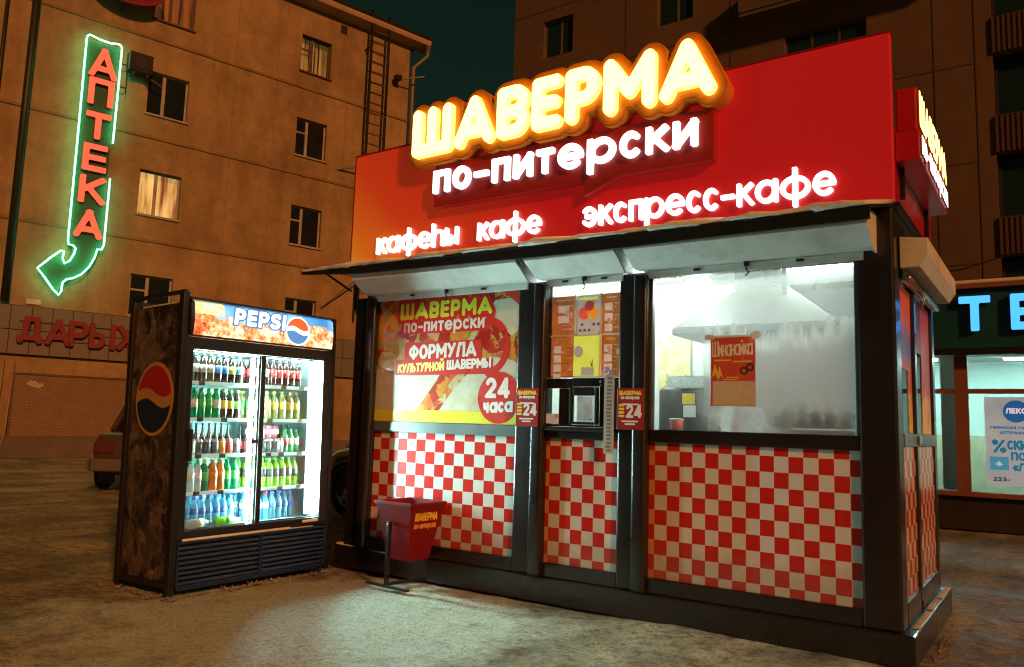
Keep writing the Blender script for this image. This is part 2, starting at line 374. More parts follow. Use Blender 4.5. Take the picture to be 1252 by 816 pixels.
def text_mesh(text, H, h, width, depth, mat, flat=True, res=16, slope=0.0, grow=0.0, k=K):
    """one line of flat print, scaled to the given width"""
    g, w0 = layout(text, H, h); wf = 1.0
    g, w1 = layout(text, H, h, gap=H*.1*(width/w0), wf=width/w0)
    lo = min(q[4] for q in g); hi = max(q[5] for q in g)
    X, Y, xs, ys = grid(-H*.15-grow, width+H*.15+grow, lo-H*.15-grow, hi+H*.15+grow, H/res)
    F = np.full(X.shape, 9.)
    for q in g:
        a = np.searchsorted(xs, q[1]-H*.3-grow); b_ = np.searchsorted(xs, q[1]+q[2]+H*.3+grow)
        F[:,a:b_] = np.minimum(F[:,a:b_], glyph_sdf(X[:,a:b_], Y[:,a:b_], q, h, flat))
    lps = contour(F, xs, ys, grow)
    if slope: lps = [[(x, y+x*slope) for x,y in lp] for lp in lps]
    return loops_mesh('lettering', lps, depth, mat, k)
def put(th, name, me, x, y, z, parent=None, rot=0, label=None, kind=None):
    """place a mesh in a thing's drawing coordinates"""
    o = link(name, me, parent or th.o); o.location = ((x-th.org[0])*K, (y-th.org[1])*K, (z-th.org[2])*K)
    if rot: o.rotation_euler = (0, 0, rot)
    if label: o['label'] = label
    if kind: o['kind'] = kind
    return o
def ellipse(cx, cz, rx, rz, n=32): return [(cx+rx*math.cos(2*math.pi*i/n), cz+rz*math.sin(2*math.pi*i/n)) for i in range(n)]
def flat(loops, depth, mat): return loops_mesh('print', loops, depth, mat)

# ================================================================== SETTING: ground
def ground():
    def ax(lo, hi, d0, d1, st):
        a = list(np.arange(d0, d1, st)); x = d0; s = st
        L_ = []
        while x > lo: s *= 1.25; x -= s; L_.append(x)
        x = a[-1]; s = st; R_ = []
        while x < hi: s *= 1.25; x += s; R_.append(x)
        return np.array(L_[::-1]+a+R_)
    xs = ax(-150, 150, -8, 5, .055); ys = ax(-60, 220, -6, 3.2, .055)
    X, Y = np.meshgrid(xs, ys); rng = np.random.RandomState(3)
    Z = np.zeros(X.shape)
    for f, amp, cnt in ((.35,.012,6),(1.1,.008,8),(3.1,.0045,12),(8,.0022,16),(17,.0014,22)):
        for _ in range(cnt):
            a = rng.rand()*2*math.pi; ff = f*(.7+.6*rng.rand()); ph = rng.rand()*7
            Z += amp*np.sin((X*math.cos(a)+Y*math.sin(a))*ff*2+ph)/math.sqrt(cnt)*1.6
    # trodden lumps of ice near the camera, flat further away
    fade = np.clip(1.3-np.hypot(X+.5, Y+2)/14, 0, 1); Z = Z*fade-.012
    ny, nx = X.shape; vs = np.stack([X, Y, Z], -1).reshape(-1,3)*K
    idx = np.arange(ny*nx).reshape(ny,nx); fs = np.stack([idx[:-1,:-1], idx[:-1,1:], idx[1:,1:], idx[1:,:-1]], -1).reshape(-1,4)
    me = bpy.data.meshes.new('ground'); me.from_pydata(vs.tolist(), [], fs.tolist()); smooth(me)
    m, t, b = base_mat('trodden_snow_and_ice')
    v = _tc(t, 1.0)
    def sc(s): return noise(t, s, 8, rough=.65)
    big = sc(.55); mid = sc(2.3); fine = sc(14); vf = sc(60)
    a = math_(t, 'ADD', math_(t, 'MULTIPLY', big, .55), math_(t, 'MULTIPLY', mid, .45))
    c = ramp(t, a, [(.34, (.13,.10,.075)), (.43, (.30,.26,.20)), (.52, (.52,.48,.40)), (.62, (.76,.73,.65))])
    sp = ramp(t, fine, [(.40, (.45,.42,.38)), (.52, (1,1,1)), (.64, (1.0,1.0,1.0))])
    c = mixc(t, .85, c, sp, 'MULTIPLY')
    sp2 = ramp(t, vf, [(.36, (.35,.35,.35)), (.5, (.9,.9,.9)), (.7, (1,1,1))])
    c = mixc(t, .8, c, sp2, 'MULTIPLY')
    # long drag streaks, then pale ice with the fridge's light pool painted in
    st = noise(t, (2.2,.35,1), 5); stc = ramp(t, st, [(.42,(.55,.52,.5)),(.55,(1,1,1))]); c = mixc(t, .7, c, stc, 'MULTIPLY')
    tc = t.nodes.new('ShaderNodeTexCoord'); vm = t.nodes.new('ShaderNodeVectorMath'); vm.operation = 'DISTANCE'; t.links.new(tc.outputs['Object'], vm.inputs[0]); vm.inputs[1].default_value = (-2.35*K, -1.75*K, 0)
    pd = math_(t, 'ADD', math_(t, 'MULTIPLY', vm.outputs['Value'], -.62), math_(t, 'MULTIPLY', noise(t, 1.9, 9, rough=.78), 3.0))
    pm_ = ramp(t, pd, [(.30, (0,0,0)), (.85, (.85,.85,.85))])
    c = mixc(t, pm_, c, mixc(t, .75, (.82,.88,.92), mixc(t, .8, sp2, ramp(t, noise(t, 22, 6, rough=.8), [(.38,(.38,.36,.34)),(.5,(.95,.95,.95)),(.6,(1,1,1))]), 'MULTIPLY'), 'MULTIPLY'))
    c = mixc(t, 1.0, c, (.93,1.0,.78), 'MULTIPLY')
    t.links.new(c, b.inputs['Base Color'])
    r = ramp(t, mid, [(.35,(.42,)*3),(.6,(.8,)*3)]); t.links.new(r, b.inputs['Roughness'])
    hh = math_(t, 'ADD', math_(t, 'MULTIPLY', fine, .7), math_(t, 'MULTIPLY', vf, .35)); bump(t, b, hh, 1.0, .045)
    b.inputs['Specular IOR Level'].default_value = .35
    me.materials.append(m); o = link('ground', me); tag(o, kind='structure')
ground()

# ================================================================== KIOSK
KO = (-.92, 1.05, -.43)
kiosk = T('shawarma_kiosk', 'red and white checkered street food kiosk with dark posts and lit windows', 'kiosk', KO)
def checker(name, sx, white=(.74,.75,.70), x0=0.0, z0=0.0, orange=True, axis='x'):
    m, t, b = base_mat(name)
    tc = t.nodes.new('ShaderNodeTexCoord'); sp = t.nodes.new('ShaderNodeSeparateXYZ'); t.links.new(tc.outputs['Object'], sp.inputs[0])
    off = KO[0] if axis == 'x' else KO[1]
    u = math_(t, 'SUBTRACT', sp.outputs[0 if axis == 'x' else 1], (x0-off)*K)
    ui = math_(t, 'FLOOR', math_(t, 'DIVIDE', u, sx*K))
    vi = math_(t, 'FLOOR', math_(t, 'DIVIDE', math_(t, 'SUBTRACT', sp.outputs[2], (z0-KO[2])*K), .1276*K))
    par = math_(t, 'FLOORED_MODULO', math_(t, 'ADD', ui, vi), 2.0)
    wv = noise(t, 3, 4); wh = ramp(t, wv, [(.3, mul(white,.94)), (.7, white)]); red = ramp(t, wv, [(.3, (.56,.017,.012)), (.7, (.64,.022,.016))])
    if orange:
        wh = mixc(t, math_(t, 'LESS_THAN', u, 0.0), wh, (.72,.33,.1))
    c = mixc(t, par, wh, red)
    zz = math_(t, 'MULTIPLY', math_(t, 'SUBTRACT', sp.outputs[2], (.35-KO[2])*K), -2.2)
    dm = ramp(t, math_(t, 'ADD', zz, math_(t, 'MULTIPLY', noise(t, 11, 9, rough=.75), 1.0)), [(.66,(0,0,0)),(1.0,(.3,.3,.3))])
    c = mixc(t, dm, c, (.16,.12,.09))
    c = mixc(t, math_(t, 'MULTIPLY', ramp(t, noise(t, (30,30,3), 5), [(.55,(0,0,0)),(.75,(1,1,1))]), .10), c, (.25,.2,.17))
    t.links.new(c, b.inputs['Base Color']); b.inputs['Roughness'].default_value = .22; b.inputs['Coat Weight'].default_value = .3; b.inputs['Coat Roughness'].default_value = .12
    bump(t, b, noise(t, 2.5, 3), .12, .01)
    return m
panels = [(-3.44, -1.43, -3.318, .1318), (-1.14, -.33, -1.088, .12), (-.075, 1.70, 0.0, .115)]
for i, (a, b_, x0, sx) in enumerate(panels):
    kiosk.part('checkered_panel', G().box(a, b_, .0, .03, -.075, 1.10), checker('checkered_film_%d' % i, sx, x0=x0, orange=i > 0))
# posts: each a box with a narrow channel edge
for x0, x1 in ((-3.78,-3.42), (-1.475,-1.13), (-.35,-.055)):
    p = kiosk.part('post', G().box(x0, x1, -.05, .10, -.20, 2.62), M['post'], bevel=.02)
    kiosk.part('post_edge', G().box(x1-.13, x1+.008, -.115, -.045, -.20, 2.60), M['post'], parent=p, bevel=.05, sm=True, seg=5)
kiosk.part('corner_post', G().box(1.69, 1.96, -.05, .20, -.20, 2.96), M['post'], bevel=.02)
kiosk.part('corner_post', G().box(1.69, 1.96, 2.02, 2.2, -.20, 2.96), M['post'], bevel=.02)
kiosk.part('corner_post', G().box(-3.78, -3.5, 2.02, 2.2, -.20, 2.96), M['post'], bevel=.02)
kiosk.part('door_post', G().box(1.90, 1.965, .86, .97, -.12, 2.62), M['post'], bevel=.01)
# rails
for x0, x1 in ((-3.42,-1.475), (-1.13,-.35), (-.055,1.69)):
    kiosk.part('sill_rail', G().box(x0, x1, -.035, .06, 1.09, 1.205), M['grey_metal'] if x1 < -1 else M['post'], bevel=.008)
    kiosk.part('bottom_rail', G().box(x0, x1, -.035, .06, -.2, -.07), M['post'], bevel=.008)
    kiosk.part('head_rail', G().box(x0, x1, -.02, .1, 2.57, 2.96), M['post'], bevel=.008)
kiosk.part('plinth', G().box(-3.89, 2.04, -.07, 2.26, -.435, -.2), M['post'], bevel=.015)
kiosk.part('floor_plate', G().box(-3.7, 1.88, .1, 2.1, -.197, -.16), M['grey_metal'])
kiosk.part('back_wall', G().box(-3.7, 1.88, 2.1, 2.14, -.19, 2.9), M['white_wall'])
kiosk.part('back_cladding', G().box(-3.5, 1.69, 2.15, 2.19, -.19, 2.95), M['red_dark'])
kiosk.part('side_wall', G().box(-3.76, -3.72, .11, 2.01, -.19, 2.94), M['red_dark'])
kiosk.part('ceiling', G().box(-3.7, 1.88, .1, 2.09, 2.86, 2.9), M['white_wall'])
kiosk.part('roof', G().box(-3.93, 2.0, .0, 2.25, 2.965, 3.0), M['steel_dark'])
kiosk.part('partition', G().box(-1.44, -1.38, .12, 1.0, -.1, 2.85), M['white_wall'])
# interior base fittings behind the checkered panels
kiosk.part('lining', G().box(-3.4, 1.66, .06, .09, -.1, 1.19), M['white_wall'])
kiosk.part('lining', G().box(-3.42, -1.46, .05, .08, 1.21, 2.6), M['white_wall'])

# right-hand side: door with glass, checkered lower panels, grey lock rail
for k_, (y0, y1) in enumerate(((.205,.858), (.972,2.015))):
    kiosk.part('checkered_panel', G().box(1.915, 1.945, y0, y1, -.02, 1.13), checker('side_checker_%d' % k_, .115, x0=.2, axis='y', orange=False))
    kiosk.part('lock_rail', G().box(1.905, 1.968, y0, y1, 1.13, 1.235), M['grey_metal'], bevel=.006)
    kiosk.part('bottom_rail', G().box(1.905, 1.962, y0, y1, -.197, -.02), M['post'], bevel=.006)
kiosk.part('lock_plate', G().box(1.968, 1.985, .86, 1.0, 1.15, 1.22), M['chrome'], bevel=.005)
kiosk.part('side_head_rail', G().box(1.9, 1.955, .2, 2.02, 2.45, 2.96), M['post'])
kiosk.part('side_lining', G().box(1.86, 1.885, .2, 2.02, -.1, 1.15), M['white_wall'])
kiosk.part('ledge_snow', G().box(1.985,2.03,.2,.9,-.199,-.190).box(1.98,2.02,1.0,1.5,-.199,-.188).box(1.99,2.035,1.6,2.2,-.199,-.186), M['snow'], bevel=.004, kind='stuff')

# ---- fogged shop window
def fog1(t):
    tc = t.nodes.new('ShaderNodeTexCoord'); sp = t.nodes.new('ShaderNodeSeparateXYZ'); t.links.new(tc.outputs['Object'], sp.inputs[0])
    big = noise(t, (1.3,1,1.9), 4); drip = noise(t, (16,1,1.6), 5)
    z = math_(t, 'SUBTRACT', sp.outputs[2], (1.95-KO[2])*K)      # streaky condensation band below the hood
    x = math_(t, 'SUBTRACT', sp.outputs[0], (.45-KO[0])*K)
    xr = math_(t, 'MULTIPLY', math_(t, 'GREATER_THAN', x, 0.0), 1.0)
    xs = t.nodes.new('ShaderNodeMapRange'); xs.interpolation_type = 'SMOOTHSTEP'; t.links.new(x, xs.inputs[0]); xs.inputs[1].default_value = -.15; xs.inputs[2].default_value = .25
    zs = t.nodes.new('ShaderNodeMapRange'); zs.interpolation_type = 'SMOOTHSTEP'; t.links.new(math_(t, 'ADD', z, math_(t, 'MULTIPLY', math_(t, 'SUBTRACT', drip, .5), .4)), zs.inputs[0]); zs.inputs[1].default_value = .14; zs.inputs[2].default_value = -.06
    f = math_(t, 'MULTIPLY', xs.outputs[0], zs.outputs[0])
    zu = t.nodes.new('ShaderNodeMapRange'); zu.interpolation_type = 'SMOOTHSTEP'; t.links.new(z, zu.inputs[0]); zu.inputs[1].default_value = -.1; zu.inputs[2].default_value = .2
    f = math_(t, 'ADD', math_(t, 'MULTIPLY_ADD', f, .76, .07), math_(t, 'MULTIPLY', zu.outputs[0], .18))
    f = math_(t, 'ADD', f, math_(t, 'MULTIPLY', math_(t, 'SUBTRACT', big, .5), .22))
    lo_ = t.nodes.new('ShaderNodeMapRange'); lo_.interpolation_type = 'SMOOTHSTEP'
    t.links.new(math_(t, 'ADD', z, math_(t, 'MULTIPLY', math_(t, 'SUBTRACT', noise(t, (7,1,5), 6), .5), .5)), lo_.inputs[0]); lo_.inputs[1].default_value = -.52; lo_.inputs[2].default_value = -.36; lo_.inputs[3].default_value = .45; lo_.inputs[4].default_value = 1.0
    f = math_(t, 'MULTIPLY', f, lo_.outputs[0])
    cl = t.nodes.new('ShaderNodeClamp'); t.links.new(f, cl.inputs[0]); cl.inputs[1].default_value = .05; cl.inputs[2].default_value = .93
    return cl.outputs[0]
M['fog_glass'] = glass_mat('fogged_window_glass', (.95,1,.97), .04, fog1)
M['glass'] = glass_mat('clear_glass', (.93,1,.98), .015)
kiosk.part('window_glass', G().box(-.055, 1.69, .01, .022, 1.205, 2.57), M['fog_glass'])
for a_, b_ in ((-.055,-.03),(1.665,1.688)): kiosk.part('window_frame', G().box(a_,b_,-.02,.05,1.207,2.568), M['grey_metal'], bevel=.004)
kiosk.part('side_window_glass', G().box(1.92, 1.93, .205, .858, 1.236, 2.45), M['glass'])
kiosk.part('side_window_glass', G().box(1.92, 1.93, .972, 2.018, 1.236, 2.45), M['glass'])

# ---- hatch with menu boards
kiosk.part('menu_window_glass', G().box(-1.13, -.35, .03, .038, 1.675, 2.57), M['white_wall'])
kiosk.part('menu_lamp_strip', G().box(-1.1, -.36, .0, .03, 2.475, 2.56), E('menu_backlight', (.9,1,.97), 2.4))
def menu_mat(name, c1, c2, spot, em=.32):
    m, t, b = base_mat(name)
    v = t.nodes.new('ShaderNodeTexVoronoi'); t.links.new(_tc(t, (13,1,9)), v.inputs['Vector']); v.inputs['Scale'].default_value = 1
    n = noise(t, 9, 4); c = ramp(t, n, [(.35,c1),(.65,c2)])
    k_ = ramp(t, v.outputs['Distance'], [(.16,(1,1,1)),(.24,(0,0,0))]); c = mixc(t, math_(t,'MULTIPLY',k_,.75), c, spot)
    t.links.new(c, b.inputs['Base Color']); t.links.new(c, b.inputs['Emission Color']); b.inputs['Emission Strength'].default_value = em; b.inputs['Roughness'].default_value = .3
    return m
mo = menu_mat('orange_menu_print', (.38,.10,.03), (.62,.2,.05), (.55,.42,.3))
mgr = menu_mat('grey_menu_print', (.42,.44,.40), (.55,.55,.5), (.7,.12,.05))
myl = menu_mat('yellow_menu_print', (.62,.72,.06), (.7,.8,.14), (.66,.76,.12), .5)
mwh = E('menu_white_print', (.55,.5,.42), .25); mdk = menu_mat('menu_line_print', (.2,.1,.06), (.26,.13,.08), (.2,.1,.06), .1)
cols = [(-1.105,-.855), (-.82,-.575), (-.555,-.355)]
for r_, (z0, z1) in enumerate(((2.085,2.462), (1.685,2.07))):
    for c_, (x0, x1) in enumerate(cols):
        mt = mo if c_ != 1 else (mgr if r_ == 0 else myl)
        if r_ == 1 and c_ == 1: x0, x1 = -.855, -.556
        b_ = kiosk.part('menu_board', G().box(x0, x1, .005, .02, z0, z1), mt)
        g = G()
        if c_ != 1:
            for q in range(4 if r_ else (2 if c_ == 0 else 3)):
                zz = z1-.09-q*(.09 if r_ else .1); wx = .08 if not (r_ == 0 and c_ == 0) else .12
                xa = x0+.03+(.04 if wx > .1 else 0); g.box(xa, xa+wx, .001, .0045, zz-.07, zz)
            kiosk.part('menu_photo', g, menu_mat('dish_photo_print_%d%d' % (r_, c_), (.55,.45,.35), (.7,.62,.5), (.55,.12,.04), .35), parent=b_, kind='stuff')
            lines = G()
            for q in range(7): lines.box(x0+.13, x1-.02-.03*(q % 3), .001, .0035, z1-.1-q*.038, z1-.088-q*.038)
            lines.box(x0+.05, x1-.05, .001, .0035, z1-.045, z1-.03)
            kiosk.part('menu_text_lines', lines, mwh if r_ == 0 else M['yellow'], parent=b_, kind='stuff')
        elif r_ == 0:
            for (cx, cz, rr, cc) in ((-.745,2.285,.062,(.75,.10,.06)), (-.655,2.285,.062,(.85,.33,.03)), (-.69,2.355,.05,(.45,.05,.06))):
                put(kiosk, 'fruit_picture', flat([ellipse(0,0,rr,rr,18)], .003, menu_mat('fruit_print', mul(cc,.85), cc, mul(cc,1.4), .4)), cx, .0045-.0012*(cx > -.7)-.0006*(cz > 2.3), cz, parent=b_)
            dd = G()
            for q in range(6): dd.box(-.80+.045*(q % 5)+.004*q, -.775+.045*(q % 5)+.004*q, .001, .004, 2.11+.055*(q//3), 2.135+.055*(q//3))
            kiosk.part('menu_photo', dd, mdk, parent=b_, kind='stuff')
            kiosk.part('menu_banner_strip', G().box(-.8,-.6,.001,.0045,2.415,2.44), myl, parent=b_)
        else:
            put(kiosk, 'white_dish_picture', flat([ellipse(0,0,.05,.055,18)], .003, mwh), -.80, .004, 1.92, parent=b_)
            kiosk.part('white_box_picture', G().box(-.77,-.63,.001,.0045,1.69,1.77), mwh, parent=b_)
            kiosk.part('green_sprig_picture', G().prism([(-.66,1.775),(-.67,1.83),(-.655,1.8),(-.645,1.85),(-.645,1.775)], .001, .004), P('sprig_green', (.1,.3,.03), .5), parent=b_)
kiosk.part('menu_board_frame', G().box(-1.12,-.355,-.004,.03,2.069,2.084).box(-.852,-.836,-.004,.03,2.09,2.47).box(-.572,-.558,-.004,.03,1.68,2.064).box(-.572,-.558,-.0045,.03,2.09,2.472), M['white'])
hf = kiosk.part('serving_hatch', G().box(-1.13,-.86,-.01,.04,1.57,1.665).box(-.86,-.56,-.01,.04,1.585,1.668).box(-.56,-.35,-.01,.04,1.207,1.667).box(-1.0,-.87,-.008,.04,1.21,1.568).box(-1.13,-.56,-.012,.04,1.207,1.228), M['post'], bevel=.008)
kiosk.part('hatch_door', G().box(-.87,-.83,-.035,.0,1.23,1.58).box(-.6,-.56,-.035,.0,1.23,1.58).box(-.83,-.6,-.035,.0,1.50,1.58).box(-.83,-.6,-.035,.0,1.23,1.255), M['black'], parent=hf, bevel=.01)
kiosk.part('hatch_glass', G().box(-.828,-.602,-.008,-.002,1.256,1.498), M['glass'], parent=hf)
kiosk.part('hatch_notice', G().box(-.79,-.64,.0,.004,1.27,1.49), menu_mat('notice_print', (.5,.47,.4), (.75,.72,.62), (.12,.09,.07), .45), parent=hf)
kiosk.part('hatch_slot_glass', G().box(-1.125,-1.005,.01,.016,1.33,1.565), M['glass'], parent=hf)
kiosk.part('hatch_slot_tray', G().box(-1.125,-1.0,-.03,.03,1.232,1.325), menu_mat('tray_print', (.55,.5,.4), (.75,.7,.6), (.3,.25,.2), .2), parent=hf, bevel=.005)
kiosk.part('hatch_shelf', G().box(-1.12,-.36,-.1,-.036,1.165,1.2), M['post'], parent=hf, bevel=.01)

# ---- roller shutter boxes
prof = [(.0,2.9),(-.36,2.87),(-.36,2.755),(-.30,2.72),(-.14,2.625),(.0,2.625)]
prof = [(y-.052, z) for y, z in prof]
for x0, x1 in ((-3.50,-1.275), (-1.185,-.225), (-.14,1.83)):
    bx = kiosk.part('shutter_box', G().prismx(prof, x0, x1), M['shutter'], bevel=.006)
    kiosk.part('shutter_slat', G().box(x0+.05, x1-.08, -.075, -.052, 2.555, 2.622), M['shutter'], parent=bx, bevel=.004)
    lk = G()
    for q in (.28, .72): lk.box(x0+(x1-x0)*q-.03, x0+(x1-x0)*q+.03, -.088, -.0755, 2.585, 2.605)
    kiosk.part('shutter_lock', lk, M['steel_dark'], parent=bx)
    cx = x0+(x1-x0)*.5
    kiosk.part('pull_hook', G().tube([(cx,-.09,2.61),(cx,-.095,2.56),(cx+.02,-.095,2.52),(cx-.01,-.095,2.50)], .007, 6).box(cx-.02,cx+.02,-.095,-.0755,2.585,2.65), M['steel_dark'], parent=bx)
    kiosk.part('end_plate', G().prismx([(-.055,2.91),(-.42,2.88),(-.42,2.75),(-.35,2.71),(-.19,2.6),(-.055,2.6)], x1, x1+.014), M['grey_metal'] if x1 < 1 else M['shutter'], parent=bx)
    rv = G()
    for dx in (.03, ):
        for zz in (2.84, 2.70): rv.lathe([(.008,0),(.008,.004),(.004,.006)], (x1+.01, -.1, zz), 6)
    kiosk.part('rivet', rv, M['steel_dark'], parent=bx)
# side shutter box over the door side
sprof = [(1.97,2.76),(2.17,2.73),(2.17,2.60),(2.11,2.51),(1.97,2.51)]
g = G(); n_ = len(sprof); vs = [(x,.15,z) for x,z in sprof]+[(x,2.12,z) for x,z in sprof]
g.add(vs, [tuple(range(n_)), tuple(range(2*n_-1,n_-1,-1))]+[(i,i+n_,(i+1)%n_+n_,(i+1)%n_) for i in range(n_)])
sb = kiosk.part('side_shutter_box', g, M['shutter'], bevel=.005, label='shutter box with orange lit end over the side glass')
kiosk.part('shutter_slat', G().box(1.972,2.0,.22,2.0,2.42,2.508), M['chrome'], parent=sb, bevel=.005)
kiosk.part('guide_tube', G().tube([(2.02,.2,2.44),(2.02,2.0,2.44)], .022, 8).tube([(2.02,1.0,2.44),(2.03,1.0,2.36),(2.0,1.02,2.33)], .01, 6), M['chrome'], parent=sb, sm=True)

# canopy over the front
can = kiosk.part('canopy', G().add([(-4.30,-.46,2.885),(1.87,-.46,2.862),(1.97,.0,2.965),(-3.95,.0,2.965),(-4.30,-.46,2.905),(1.87,-.46,2.882),(1.97,.0,2.99),(-3.95,.0,2.99)],
      [(0,3,2,1),(4,5,6,7),(0,1,5,4),(1,2,6,5),(2,3,7,6),(3,0,4,7)]), M['steel_dark'], bevel=.004)
lip = [(-4.29,2.884),(-3.4,2.881),(-.7,2.872),(1.868,2.862),(1.868,2.775),(-.7,2.765),(-3.4,2.815),(-4.29,2.878)]
kiosk.part('canopy_lip', G().prism(lip, -.458, -.425), P('wet_dark_lip', (.02,.024,.03), .35, .3, .2, 4), parent=can, bevel=.006)
def snow_strip():
    g = G(); n = 150; rng = random.Random(5); rings = []
    ph = [rng.random()*6 for _ in range(8)]
    for i in range(n+1):
        u = i/n; xf = -4.29+u*(1.86+4.29); xb = -3.95+u*(1.96+3.95); zf = 2.905-.023*u
        e = .5+.25*math.sin(u*31+ph[0])+.2*math.sin(u*77+ph[1])+.15*math.sin(u*171+ph[2]); e = max(.1, e+rng.uniform(-.12,.12))
        h = .026+.036*e; o = -.476+.018*math.sin(u*57+ph[3])+rng.uniform(-.004,.004)
        rings.append([(xf, o+.01, zf-.012*e), (xf, o, zf+h*.5), (xf, o+.03, zf+h), (xf*.5+xb*.5, -.22, (zf+2.99)/2+h), (xb, -.015, 2.992+h*.8), (xb, -.014, 2.985), (xf*.5+xb*.5,-.2,(zf+2.99)/2-.005)])
    return g.loft(rings)
kiosk.part('canopy_snow', snow_strip(), M['snow'], parent=can, sm=True)
kiosk.part('canopy_bracket', G().bar((-3.9,-.02,2.72),(-4.05,-.3,2.9),.02).bar((-3.86,.02,2.5),(-3.86,.02,2.96),.03), M['steel_dark'], parent=can)

# snow lying along the plinth ledge at the left corner
kiosk.part('ledge_snow', G().box(-3.885,-3.79,-.06,1.8,-.199,-.18).box(-3.78,-3.45,-.068,-.052,-.199,-.188), M['snow'], bevel=.01)

# ---- left banner (flat print on a board)
def banner_mat():
    m, t, b = base_mat('food_photo_print')
    tc = t.nodes.new('ShaderNodeTexCoord'); mp = t.nodes.new('ShaderNodeMapping'); t.links.new(tc.outputs['Object'], mp.inputs[0]); mp.inputs['Scale'].default_value = (3.2,3.2,3.2)
    wn = t.nodes.new('ShaderNodeTexNoise'); wn.inputs['Scale'].default_value = 1.6; wn.inputs['Detail'].default_value = 3; t.links.new(mp.outputs[0], wn.inputs['Vector'])
    ad = t.nodes.new('ShaderNodeVectorMath'); ad.operation = 'MULTIPLY_ADD'; t.links.new(wn.outputs[1], ad.inputs[0]); ad.inputs[1].default_value = (1.6,1.6,1.6); t.links.new(mp.outputs[0], ad.inputs[2])
    v = t.nodes.new('ShaderNodeTexVoronoi'); v.feature = 'SMOOTH_F1'; v.inputs['Smoothness'].default_value = .25; v.inputs['Scale'].default_value = 2.3; t.links.new(ad.outputs[0], v.inputs['Vector'])
    sp = t.nodes.new('ShaderNodeSeparateColor'); t.links.new(v.outputs['Color'], sp.inputs[0])
    c = ramp(t, sp.outputs[0], [(.0,(.42,.012,.008)),(.25,(.55,.03,.012)),(.36,(.68,.16,.02)),(.48,(.72,.42,.06)),(.58,(.22,.32,.04)),(.68,(.62,.58,.36)),(.80,(.60,.07,.015)),(.95,(.36,.02,.01))])
    f = noise(t, 30, 4); c = mixc(t, .5, c, ramp(t, f, [(.35,(.6,.5,.4)),(.6,(1,1,1))]), 'MULTIPLY')
    t.links.new(c, b.inputs['Base Color']); b.inputs['Roughness'].default_value = .28; b.inputs['Coat Weight'].default_value = .25
    return m
ban = kiosk.part('food_banner', G().box(-3.42,-1.43,-.02,.04,1.207,2.57), banner_mat(), label='advertising banner with shawarma picture and red lettering')
wrapm = P('flatbread_print', (.60,.59,.47), .35, 0, .16, 5, dirt=(.48,.36,.16), dirt_amt=.7)
y_ = -.0205
put(kiosk, 'flatbread_picture', flat([[(0,0),(0,.50),(.12,.45),(.3,.42),(.6,.40),(.85,.42),(1.0,.47),(.86,.28),(.62,.0)]], .0012, wrapm), -3.42, y_, 1.335, parent=ban)
put(kiosk, 'flatbread_fold', flat([[(0,.50),(.12,.45),(.3,.42),(.6,.40),(.85,.42),(1.0,.47),(.85,.385),(.6,.365),(.3,.385),(.12,.42),(0,.465)]], .0006, P('fold_print', (.45,.36,.18), .4, 0, .2, 20)), -3.42, y_-.0013, 1.335, parent=ban)
put(kiosk, 'flatbread_picture', flat([[(.0,.0),(.30,.34),(.52,.50),(.8,.56),(1.05,.52),(1.17,.45),(1.17,0)]], .0012, wrapm), -2.60, y_, 1.335, parent=ban)
put(kiosk, 'filling_picture', flat([[(.0,.0),(.30,.34),(.52,.50),(.62,.50),(.44,.34),(.32,.24),(.12,.0)]], .0006, banner_mat() if True else menu_mat('filling_print', (.40,.30,.08), (.60,.50,.22), (.45,.06,.02), .02)), -2.60, y_-.0013, 1.335, parent=ban)
put(kiosk, 'flatbread_picture', flat([[(.12,.30),(.2,.38),(.40,.39),(.55,.28),(.55,.10),(.42,.0),(.30,.08),(.16,.20)]], .0012, wrapm), -1.98, y_, 2.10, parent=ban)
put(kiosk, 'corner_print', flat([[(0,0),(.25,0),(.25,-.2)]], .0024, M['text_red']), -1.681, y_, 2.568, parent=ban)
put(kiosk, 'yellow_strip', flat([[(0,0),(1.988,0),(1.988,.125),(0,.125)]], .0026, P('yellow_film', (.78,.72,.04), .3, 0, .05)), -3.419, y_, 1.208, parent=ban)
# red ribbon shapes
def blob_region(name, f, x0, x1, z0, z1, st, depth, mat, level=0):
    X, Y, xs, ys = grid(x0, x1, z0, z1, st); return loops_mesh(name, contour(f(X, Y), xs, ys, level), depth, mat)
def rect_sdf(X, Y, cx, cy, hx, hy, r=0):
    qx = np.abs(X-cx)-hx+r; qy = np.abs(Y-cy)-hy+r
    return np.hypot(np.maximum(qx,0), np.maximum(qy,0))+np.minimum(np.maximum(qx,qy),0)-r
def text_sdf(text, H, h, width, X, Y, x0, y0, flat_=False):
    g, w0 = layout(text, H, h); g, w1 = layout(text, H, h, gap=H*.1*(width/w0), wf=width/w0); d = np.full(X.shape, 9.)
    for q in g: d = np.minimum(d, glyph_sdf(X-x0, Y-y0, q, h, flat_))
    return d
def ban_red(X, Y):
    d = text_sdf('ШАВЕРМА', .185, .022, 1.27, X, Y, -3.09, 2.335)-.045
    d = np.minimum(d, rect_sdf(X, Y, -2.47, 2.23, .60, .06))
    d = np.minimum(d, rect_sdf(X, Y, -2.47, 1.96, .53, .115)); d = np.minimum(d, rect_sdf(X, Y, -2.46, 1.80, .67, .085))
    ring = np.abs(np.hypot(X+1.86, (Y-2.0)*.9)-.24)-.035; ring = np.where((X > -1.88), ring, 9.); ring = np.maximum(ring, 1.6-Y)
    d = np.minimum(d, ring); d = np.minimum(d, np.hypot(X+1.70, Y-1.475)-.262)
    return d
put(kiosk, 'red_ribbon', blob_region('red_ribbon', ban_red, -3.3,-1.4,1.18,2.62,.012,.0038,P('ribbon_red_print', (.62,.03,.02), .3, 0, .06)), 0, y_, 0, parent=ban)
